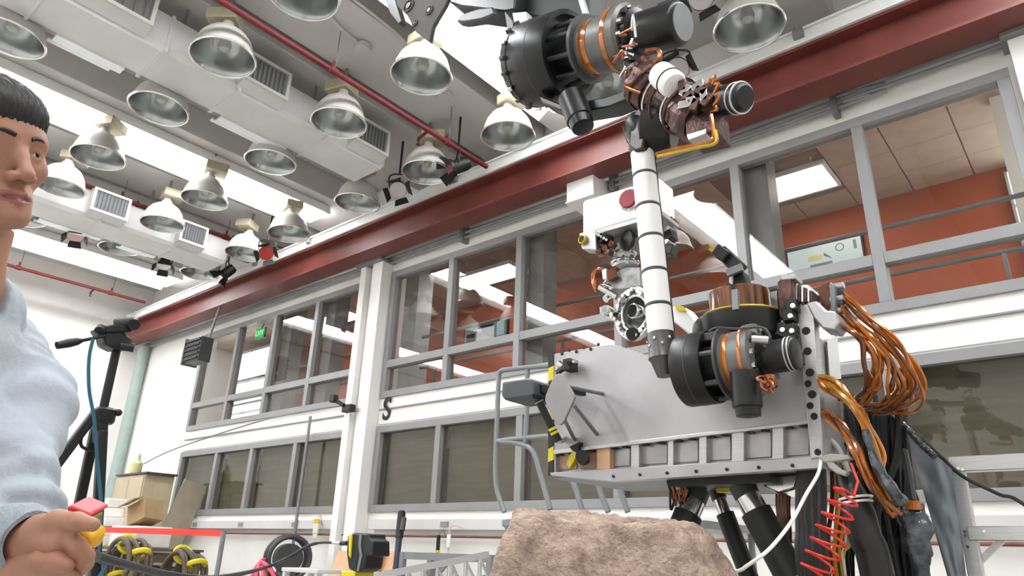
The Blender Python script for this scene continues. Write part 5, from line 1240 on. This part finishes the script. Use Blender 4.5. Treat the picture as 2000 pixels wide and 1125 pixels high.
# ================================================================ PERSON
def surf_net(f, lo, hi, h):
    lo = np.array(lo, float); hi = np.array(hi, float)
    n = np.ceil((hi - lo) / h).astype(int) + 1
    ax = [lo[i] + h * np.arange(n[i]) for i in range(3)]
    D = np.empty(n, np.float32)
    Yg, Zg = np.meshgrid(ax[1], ax[2], indexing='ij')
    step = max(1, int(400000 / Yg.size))
    for i in range(0, n[0], step):
        xs = ax[0][i:i + step]; k = len(xs)
        pts = np.empty((k, Yg.shape[0], Yg.shape[1], 3)); pts[..., 0] = xs[:, None, None]; pts[..., 1] = Yg; pts[..., 2] = Zg
        D[i:i + step] = f(pts.reshape(-1, 3)).reshape(k, *Yg.shape)
    S = D < 0
    c = [n[0] - 1, n[1] - 1, n[2] - 1]
    cnt = np.zeros(c, np.int8)
    for dx in (0, 1):
        for dy in (0, 1):
            for dz in (0, 1): cnt += S[dx:dx + c[0], dy:dy + c[1], dz:dz + c[2]]
    act = (cnt > 0) & (cnt < 8); idx = -np.ones(c, np.int64); cells_ = np.argwhere(act); idx[act] = np.arange(len(cells_))
    acc = np.zeros((len(cells_), 3)); w = np.zeros(len(cells_))
    cor = [(a, b, d) for a in (0, 1) for b in (0, 1) for d in (0, 1)]
    for a in range(8):
        for b in range(a + 1, 8):
            pa, pb = np.array(cor[a]), np.array(cor[b])
            if np.abs(pa - pb).sum() != 1: continue
            da = D[tuple((cells_ + pa).T)]; db = D[tuple((cells_ + pb).T)]; m = (da < 0) != (db < 0)
            t = np.where(m, da / np.where(m, da - db, 1), 0)
            acc += np.where(m[:, None], pa + (pb - pa) * t[:, None], 0); w += m
    V = lo + h * (cells_ + acc / w[:, None])
    F = []
    for axn in range(3):
        o1, o2 = (axn + 1) % 3, (axn + 2) % 3
        sl0 = [slice(None)] * 3; sl1 = [slice(None)] * 3; sl0[axn] = slice(0, n[axn] - 1); sl1[axn] = slice(1, n[axn])
        ch = S[tuple(sl0)] != S[tuple(sl1)]; e = np.argwhere(ch)
        e = e[(e[:, o1] > 0) & (e[:, o2] > 0) & (e[:, o1] < n[o1] - 1) & (e[:, o2] < n[o2] - 1)]
        q = []
        for (a, b) in ((0, 0), (1, 0), (1, 1), (0, 1)):
            g = e.copy(); g[:, o1] -= a; g[:, o2] -= b; q.append(idx[tuple(g.T)])
        q = np.stack(q, 1); s_in = S[tuple(e.T)]
        q = np.where(s_in[:, None], q[:, ::-1], q); F.append(q[(q >= 0).all(1)])
    return V, np.concatenate(F)
def s_sph(p, c, r): return np.linalg.norm(p - np.array(c), axis=1) - r
def s_ell(p, c, r):
    r = np.array(r, float); q = (p - np.array(c)) / r; k0 = np.linalg.norm(q, axis=1); k1 = np.linalg.norm(q / r, axis=1)
    return k0 * (k0 - 1) / np.maximum(k1, 1e-9)
def s_cap(p, a, b, ra, rb=None):
    a = np.array(a, float); b = np.array(b, float); rb = ra if rb is None else rb; d = b - a
    t = np.clip(((p - a) @ d) / (d @ d), 0, 1); return np.linalg.norm(p - a - t[:, None] * d, axis=1) - (ra + (rb - ra) * t)
def smin(a, b, k):
    h = np.clip(.5 + .5 * (b - a) / k, 0, 1); return b + (a - b) * h - k * h * (1 - h)
def smax(a, b, k): return -smin(-a, -b, k)
def poly_cap(p, pts, rs, k):
    d = None
    for i in range(len(pts) - 1):
        q = s_cap(p, pts[i], pts[i + 1], rs[i], rs[i + 1]); d = q if d is None else smin(d, q, k)
    return d

vr = _ray(30, 300); vh = Vector((vr.x, vr.y, 0)).normalized(); rh = Vector((vh.y, -vh.x, 0))
def facing(deg): return (-vh * math.cos(math.radians(deg)) + rh * math.sin(math.radians(deg))).normalized()
HD = 1.08
f_h, f_b = facing(34), facing(45)
l_b = V3(0, 0, 1).cross(f_b)                       # person's left
tilt = math.radians(-4)
hy = (f_h * math.cos(tilt) + V3(0, 0, 1) * math.sin(tilt)).normalized(); hx = V3(0, 0, 1).cross(f_h).normalized(); hz = hy.cross(hx)
roll = math.radians(17); hx, hz = hx * math.cos(roll) + hz * math.sin(roll), hz * math.cos(roll) - hx * math.sin(roll)
Mh = np.array([list(hx), list(hy), list(hz)])      # rows: local axes in the world
bridge = PD(38, 290, HD)
HO = np.array(bridge) - np.array(hy) * .092         # head origin (eye level, mid skull)
def h2w(v): return (np.asarray(v) * 1.05) @ Mh + HO
def head_sdf(p):
    x, y, z = p[:, 0], p[:, 1], p[:, 2]; ps = p.copy(); ps[:, 0] = np.abs(x)
    d = s_ell(p, (0, -.012, .035), (.076, .097, .085))
    d = smin(d, s_ell(p, (0, .022, .02), (.068, .068, .07)), .03)
    d = smin(d, s_ell(p, (0, .022, -.055), (.056, .060, .058)), .035)
    d = smin(d, s_cap(ps, (.050, -.005, -.058), (.016, .066, -.098), .018, .017), .03)
    d = smin(d, s_ell(p, (0, .076, -.100), (.022, .016, .016)), .018)
    d = smin(d, s_ell(ps, (.048, .048, -.022), (.022, .026, .020)), .022)
    d = smin(d, s_cap(ps, (.012, .080, .018), (.046, .066, .018), .011), .014)
    d = smax(d, -s_ell(ps, (.034, .096, -.002), (.020, .016, .013)), .016)
    # eyelids
    lid = s_sph(ps, (.0325, .0665, -.001), .0150)
    slit = s_ell(ps, (.0325, .084, -.0012), (.0135, .012, .0042))
    d = smin(d, smax(lid, -slit, .0015), .006)
    # nose
    d = smin(d, poly_cap(p, [(0, .080, .012), (0, .090, -.012), (0, .106, -.040)], [.0075, .0085, .0105], .012), .012)
    d = smin(d, s_ell(ps, (.0135, .094, -.044), (.0085, .011, .008)), .007)
    d = smax(d, -s_ell(ps, (.0075, .100, -.0525), (.0042, .006, .0045)), .003)
    # mouth
    mu = poly_cap(p, [(-.025, .076, -.073), (-.010, .0865, -.0675), (0, .0875, -.069), (.010, .0865, -.0675), (.025, .076, -.073)], [.0035, .0062, .0058, .0062, .0035], .004)
    ml = poly_cap(p, [(-.022, .076, -.0755), (0, .0875, -.0815), (.022, .076, -.0755)], [.0035, .0075, .0035], .004)
    d = smin(d, s_ell(p, (0, .066, -.073), (.034, .022, .022)), .015)
    d = smin(d, mu, .005); d = smin(d, ml, .005)
    d = smax(d, -poly_cap(p, [(-.027, .080, -.0745), (0, .096, -.0740), (.027, .080, -.0745)], [.0012, .0022, .0012], .002), .0025)
    # ears
    e = s_ell(ps, (.079, -.012, -.012), (.009, .020, .032)); e = smax(e, -s_ell(ps, (.090, -.006, -.010), (.008, .011, .018)), .005)
    d = smin(d, e, .008)
    # neck
    n_ = s_cap(p, (0, -.012, -.07), (0, -.030, -.22), .052, .056); d = smin(d, n_, .025)
    d = smin(d, s_ell(p, (0, .012, -.150), (.010, .012, .014)), .012)
    return d
V, F = surf_net(head_sdf, (-.098, -.125, -.21), (.098, .13, .135), .0024)
lips = (np.abs(V[:, 0]) < .026) & (V[:, 1] > .076) & (V[:, 2] < -.0635 - .02 * np.abs(V[:, 0])) & (V[:, 2] > -.0885 + .30 * np.abs(V[:, 0]))
bV = [h2w(V)]; bF = [F]; bM = [lips[F].all(1)]

# ---- hands
def PDn(x, y, d): return np.array(PD(x, y, d))
HK = .88
def PDh(x, y, d): return np.array(PD(x, y, d * HK))
def hand_r(p):
    W = PDh(52, 1058, 1.06); E = PDh(-100, 1020, 1.12)
    K = [PDh(130, 1046, .985), PDh(126, 1064, .992), PDh(119, 1080, 1.0), PDh(111, 1093, 1.012)]
    d = s_cap(p, E, W, .040, .030)
    for k, r in zip(K, (.0125, .0130, .0125, .0115)): d = smin(d, s_cap(p, W, k, .020, r), .016)
    d = smin(d, s_cap(p, PDh(80, 1040, 1.03), PDh(112, 1060, .995), .024, .018), .012)
    fing = [[(130, 1046, .985), (152, 1064, .972), (170, 1086, .978), (170, 1103, .992)], [(126, 1064, .992), (150, 1082, .98), (164, 1100, .99), (156, 1114, 1.008)],
            [(119, 1080, 1.0), (142, 1096, .99), (152, 1112, 1.0), (142, 1122, 1.018)], [(111, 1093, 1.012), (128, 1108, 1.0), (136, 1122, 1.01), (126, 1130, 1.026)]]
    for f_, r in zip(fing, (.0092, .0095, .009, .008)):
        d = smin(d, poly_cap(p, [PDh(*q) for q in f_], [r * 1.18, r * 1.06, r * .98, r * .82], .003), .004)
    th = [(84, 1034, 1.02), (112, 1016, .99), (150, 1019, .972), (182, 1025, .968)]
    d = smin(d, poly_cap(p, [PDh(*q) for q in th], [.016, .0125, .0108, .0085], .006), .008)
    return d
def hand_l(p):
    W = PDh(30, 1112, 1.05); E = PDh(60, 960, 1.22)
    K = [PDh(92, 1108, .99), PDh(90, 1124, .995), PDh(84, 1140, 1.0), PDh(76, 1152, 1.01)]
    d = s_cap(p, E, W, .040, .030)
    for k, r in zip(K, (.012, .0125, .012, .011)): d = smin(d, s_cap(p, W, k, .020, r), .016)
    fing = [[(92, 1108, .99), (118, 1112, .975), (138, 1122, .98), (146, 1134, .992)], [(90, 1124, .995), (116, 1128, .98), (138, 1136, .985), (144, 1148, 1.0)],
            [(84, 1140, 1.0), (110, 1145, .985), (130, 1152, .99), (134, 1163, 1.005)], [(76, 1152, 1.01), (98, 1160, 1.0), (114, 1166, 1.0), (118, 1174, 1.01)]]
    for f_, r in zip(fing, (.0088, .009, .0088, .0078)):
        d = smin(d, poly_cap(p, [PDh(*q) for q in f_], [r * 1.15, r * 1.05, r, r * .85], .003), .004)
    d = smin(d, poly_cap(p, [PDh(*q) for q in [(52, 1100, 1.02), (82, 1092, .985), (112, 1096, .968), (132, 1103, .965)]], [.015, .012, .0105, .0085], .006), .008)
    return d
def box_of(pts, pad):
    a = np.array(pts); return a.min(0) - pad, a.max(0) + pad
for fn, pts in ((hand_r, [PDh(52, 1058, 1.06), PDh(190, 1020, .96), PDh(170, 1130, 1.0), PDh(20, 1050, 1.12), PDh(130, 1000, .97)]), (hand_l, [PDh(25, 1100, 1.08), PDh(150, 1100, .96), PDh(120, 1180, 1.0), PDh(36, 1080, 1.10)])):
    lo, hi = box_of(pts, .035); V, F = surf_net(fn, lo, hi, .0026); off = sum(len(v) for v in bV)
    bV.append(V); bF.append(F + off); bM.append(np.zeros(len(F), bool))
# ---- torso under the clothes joins neck and arms
HOv = Vector(HO); neck = HOv + Vector((0, 0, 0)) + V3(0, 0, -.165) - f_h * .030 + vh * .03 + rh * .045
CB = Vector((neck.x, neck.y, 0)) - f_b * .0
zN = neck.z
def lean(z): return np.interp(zN - z, [-.1, 0, .08, .35, .7], [-.02, -.02, -.055, .0, .06])      # he stands with the hips pushed forward
def leanb(z): return np.interp(zN - z, [-.1, 0, .5, .8], [.0, .03, .13, .15])
def B(l, f, z): return np.array(CB + l_b * l + f_b * f + rh * float(lean(z)) + vh * float(leanb(z)) + V3(0, 0, z))
#                                        # base of the neck
sh_l, sh_r = B(.20, -.01, zN - .075), B(-.175, -.01, zN - .085)
el_l, el_r = PDn(48, 775, 1.15), PDn(-230, 985, 1.08)
wr_l, wr_r = PDh(34, 1100, 1.07), PDh(56, 1058, 1.05)
Mb = np.array([list(l_b), list(f_b), [0, 0, 1]]); CBn = np.array(CB); RHN = np.array(rh); VHN = np.array(vh)
def torso_sdf(p, g=0.0):
    q = (p - CBn - np.outer(lean(p[:, 2]), RHN) - np.outer(leanb(p[:, 2]), VHN)) @ Mb.T; z = q[:, 2] - zN
    a = np.interp(z, [-.75, -.50, -.30, -.12, -.04, .02], [.185, .165, .175, .185, .12, .05]) + g
    b = np.interp(z, [-.75, -.50, -.30, -.12, -.04, .02], [.125, .115, .125, .115, .085, .05]) + g
    k = np.sqrt((q[:, 0] / a) ** 2 + ((q[:, 1] - .01) / b) ** 2); d = (k - 1) * np.minimum(a, b)
    return smax(d, np.maximum(z - .01, -.62 - z), .03)
def flesh(p):
    d = torso_sdf(p); d = smin(d, s_cap(p, np.array(neck) + [0, 0, .06], np.array(neck) - [0, 0, .05], .055), .03)
    for s_, e, w in ((sh_l, el_l, wr_l), (sh_r, el_r, wr_r)): d = smin(d, poly_cap(p, [s_, e, w], [.05, .04, .027], .02), .03)
    return d
pts = [sh_l, sh_r, el_l, el_r, wr_l, wr_r, B(0, .15, zN), B(0, -.15, zN - .65)]
lo, hi = box_of(pts, .06); V, F = surf_net(flesh, lo, hi, .012); off = sum(len(v) for v in bV); bV.append(V); bF.append(F + off); bM.append(np.zeros(len(F), bool))
person = thing('person', (CB.x, CB.y, 0), 'person with short dark hair in a pale blue smock holding a yellow pendant', 'person')
def np_mesh(name, V, F, mats, parent, midx=None, smooth=True):
    me = bpy.data.meshes.new(name); off = np.array(world_loc(parent)); me.from_pydata([tuple(v) for v in (V - off)], [], [tuple(int(i) for i in f) for f in F]); me.update()
    bm = bmesh.new(); bm.from_mesh(me); bmesh.ops.recalc_face_normals(bm, faces=bm.faces); bm.to_mesh(me); bm.free()
    for m in mats: me.materials.append(m)
    if midx is not None: me.polygons.foreach_set('material_index', midx.astype(np.int32))
    if smooth: me.polygons.foreach_set('use_smooth', [True] * len(me.polygons))
    o = bpy.data.objects.new(name, me); COL.objects.link(o); o.parent = parent; return o
M_skin = mat('skin', '#a3755f', .5, var=.05, scale=14, bump=.05, bscale=160)
MATS['skin'].node_tree.nodes['Principled BSDF'].inputs['Subsurface Weight'].default_value = .12
MATS['skin'].node_tree.nodes['Principled BSDF'].inputs['Subsurface Radius'].default_value = (.008, .004, .002)
M_lip = mat('lips', '#8d5850', .42, var=.04)
np_mesh('body', np.concatenate(bV), np.concatenate(bF), [M_skin, M_lip], person, np.concatenate(bM))
# eyes
for s_ in (-1, 1):
    c = Vector(h2w((s_ * .0325, .0665, -.001))); e = MB().ball(c, .0132, n=20, m=14).build('eyeball', mat('eye_white', '#ddd8d2', .15), person, smooth=80)
    look = (Vector(hy) * .86 + Vector(hx) * .40 + V3(0, 0, .12)).normalized()
    MB().lathe(c + look * .0125, look, [(.0001, .0012), (.0062, .0006), (.0066, -.001)], 18).build('iris', mat('iris_dark', '#2a1a12', .1), person)
    br = [h2w((s_ * x, y, z)) for x, y, z in ((.012, .0935, .0165), (.026, .0915, .0205), (.040, .0825, .0200), (.052, .070, .0150))]
    MB().tube([Vector(b) for b in br], lambda t_: .0046 * (1 - .6 * t_), n=6, sub=6).build('eyebrow', mat('hair_black', '#14100e', .55, var=.3, scale=90, stretch=(1, 1, .2)), person)
# hair: thick cap with a fringe
def hair_sdf(p):
    ps = p.copy(); ps[:, 0] = np.abs(p[:, 0]); th = np.arctan2(p[:, 0], p[:, 1])
    st = .0009 * np.sin(th * 60 + 4 * np.sin(p[:, 2] * 50)) + .0008 * np.sin(th * 97 + p[:, 2] * 60)
    d = s_ell(p, (0, -.014, .042), (.0815, .103, .090)) + st
    d = smin(d, s_ell(p, (0, .030, .062), (.070, .0665, .046)) + st, .02)
    line = np.interp(p[:, 1], [-.12, -.03, .0, .03, .06, .09, .12], [-.065, -.05, .0, .0, .024, .030, .032]) + .004 * np.sin(th * 17) + .003 * np.sin(th * 41)
    d = smax(d, line - p[:, 2], .004)
    return np.maximum(d, -(s_ell(p, (0, -.012, .035), (.074, .095, .083))))
V, F = surf_net(hair_sdf, (-.10, -.13, -.08), (.10, .12, .145), .0025)
np_mesh('hair', h2w(V), F, [mat('hair_black', '', .5)], person)
# ---- smock
def rnd3(p, s, a, b): return np.sin(p[:, 0] * s + a) * np.sin(p[:, 1] * s * 1.13 + b) * np.sin(p[:, 2] * s * .91 + a * b)
fore = {}
def smock_sdf(p):
    q = (p - CBn - np.outer(lean(p[:, 2]), RHN) - np.outer(leanb(p[:, 2]), VHN)) @ Mb.T; z = q[:, 2] - zN
    d = torso_sdf(p, .025)
    zz = np.interp(z, [-1.0, -.6, -.3], [.03, .02, 0]); a, b = .17 + zz, .13 + zz
    sk = (np.sqrt((q[:, 0] / a) ** 2 + ((q[:, 1] - .015) / b) ** 2) - 1) * b
    sk = smax(sk, np.maximum(z + .35, -1.05 - z), .02); d = smin(d, sk, .06)
    d = smin(d, s_cap(p, B(.05, -.02, zN - .02), sh_l, .06, .066), .05); d = smin(d, s_cap(p, B(-.05, -.02, zN - .02), sh_r, .06, .066), .05)
    for (s_, e, w, ph) in ((sh_l, el_l, wr_l, .3), (sh_r, el_r, wr_r, 1.1)):
        w2 = e + (w - e) * .88
        ar_ = poly_cap(p, [s_, e, w2], [.066, .062, .046], .03)
        ue = (e - s_) / np.linalg.norm(e - s_); uw = (w - e) / np.linalg.norm(w - e)
        t1 = (p - e) @ ue; t2 = (p - e) @ uw
        near = np.exp(-(np.linalg.norm(p - e, axis=1) / .13) ** 2); nw = np.exp(-(np.linalg.norm(p - w2, axis=1) / .10) ** 2)
        ar_ = ar_ - near * .006 * np.sin(t1 * 85 + 7 * np.sin(p[:, 2] * 14 + ph)) - near * .006 * np.sin(t2 * 95 + 5 * np.sin(p[:, 0] * 18)) - nw * .010 * np.sin(t2 * 130 + 4 * np.sin(p[:, 0] * 20 + ph))
        d = smin(d, ar_, .010)
    d = d - .006 * np.sin(q[:, 0] * 34 + 3.0 * np.sin(z * 9)) * np.clip(-z * 2.2, 0, 1) - .009 * rnd3(p + .03 * np.sin(p[:, [2, 0, 1]] * 16), 24, .4, 1.3) - .004 * rnd3(p + .02 * np.sin(p[:, [1, 2, 0]] * 22), 47, 1.4, .3)
    pl = np.abs(q[:, 0]) - .022; front = (q[:, 1] > 0); d = np.where(front, d - .004 * np.clip(1 - pl / .003, 0, 1) * (pl < .003), d)
    neckcut = s_cap(p, np.array(neck) + np.array(f_b) * .02 + [0, 0, .10], np.array(neck) + np.array(f_b) * .045 - [0, 0, .05], .075, .05)
    return smax(d, -neckcut, .012)
pts = [sh_l, sh_r, el_l, el_r, wr_l, wr_r, B(0, .2, zN + .05), B(0, -.2, zN - 1.05), B(.25, 0, zN - 1.05), B(-.25, 0, zN - 1.05)]
lo, hi = box_of(pts, .10); V, F = surf_net(smock_sdf, lo, hi, .0062)
M_smock = mat('pale_blue_smock', '#a9b1ba', .75, var=.04, scale=10, bump=.25, bscale=90)
np_mesh('smock', V, F, [M_smock], person)
# collar, shirt, cuffs, buttons, pocket
nv = np.array(neck)
def ringc(c, ax_, r0, r1, h, nm, m, n=36, wob=.004):
    c = Vector(c); x, y, a = frame_from(ax_); prof = [(r0, 0), (r0 + .004, h * .5), (r1, h), (r1 - .006, h), (r0 - .004, h * .4), (r0 - .007, 0)]
    b_ = MB().lathe(c, a, prof, n); 
    for i, v in enumerate(b_.v): b_.v[i] = v + Vector((noise.noise(v * 40), noise.noise(v * 40 + V3(3, 1, 2)), noise.noise(v * 40 + V3(7, 5, 1)))) * wob
    return b_.build(nm, m, person, smooth=70)
ringc(Vector(B(0, .0, zN - .032)) + rh * .018, V3(0, 0, 1) + f_b * -.12 + rh * -.2, .078, .066, .055, 'shirt_collar', mat('navy_shirt', '#2c3a55', .7, var=.1))
ringc(Vector(B(0, .0, zN - .052)) + rh * .018, V3(0, 0, 1) + f_b * -.10 + rh * -.2, .094, .080, .052, 'smock_collar', M_smock)
M_cuff = mat('ribbed_cuff', '#98a1aa', .8, var=.08, scale=60, bump=.5, bscale=200)
for (e, w) in ((el_l, wr_l), (el_r, wr_r)):
    u = Vector((w - e)).normalized(); ringc(Vector(w) - u * .045, u, .044, .040, .050, 'cuff', M_cuff, wob=.002)
for k in range(6):
    z = zN - .12 - .115 * k; q = B(.0, .141 + .010 * (k > 2), z)
    MB().cyl(Vector(q), Vector(q) + f_b * .009, .007, n=12).build('button', mat('button_grey', '#9aa2aa', .4), person)
# trousers and shoes
def trouser(p):
    d = None
    for s_ in (-1, 1):
        g = poly_cap(p, [B(.09 * s_, 0, zN - .58), B(.10 * s_, .02, .50), B(.11 * s_, 0, .07)], [.10, .075, .062], .03); d = g if d is None else smin(d, g, .03)
    return d
lo, hi = box_of([B(.2, .1, .06), B(-.2, -.1, zN - .55), B(.2, -.1, .06), B(-.2, .1, .06)], .06); V, F = surf_net(trouser, lo, hi, .012)
np_mesh('trousers', V, F, [mat('dark_trousers', '#2a2c33', .8)], person)
for s_ in (-1, 1):
    def shoe(p): return smax(smin(s_cap(p, B(.11 * s_, -.04, .05), B(.12 * s_, .15, .035), .05, .04), s_cap(p, B(.11 * s_, 0, .05), B(.11 * s_, 0, .11), .055), .03), -p[:, 2], .005)
    lo, hi = box_of([B(.11 * s_, -.12, 0), B(.12 * s_, .22, .15)], .05); lo[2] = -.02; V, F = surf_net(shoe, lo, hi, .008); np_mesh('shoe', V, F, [M_black], person)
# ---- pendant in the hand
pd = thing('control_pendant', PD(150, 1050, 1.0 * HK), 'yellow control pendant with red stop button held in the hand', 'controller')
MB().prism([PD(x, y, .995 * HK) for x, y in ((132, 1034), (148, 1027), (162, 1034), (181, 1050), (170, 1082), (148, 1088), (128, 1062))], _fw * .035).build('body', mat('pendant_yellow', '#e2a912', .4), pd, bevel=.006)
MB().prism([PD(x, y, 1.0 * HK) for x, y in ((122, 1006), (178, 1012), (170, 1034), (130, 1036))], _fw * .03).build('neck', mat('pendant_olive', '#8a7a28', .5), pd, bevel=.004)
b_ = MB(); b_.prism([PD(x, y, 1.0 * HK) for x, y in ((130, 992), (136, 987), (150, 992), (176, 1003), (177, 1010), (165, 1012), (138, 1006), (131, 1000))], _fw * .04)
b_.build('stop_button', mat('button_red', '#cf3a3e', .4), pd, bevel=.006)
MB().cyl(PD(168, 1078, 1.0 * HK), PD(186, 1087, 1.2 * HK), .009, n=10).build('strain_relief', M_black, pd)
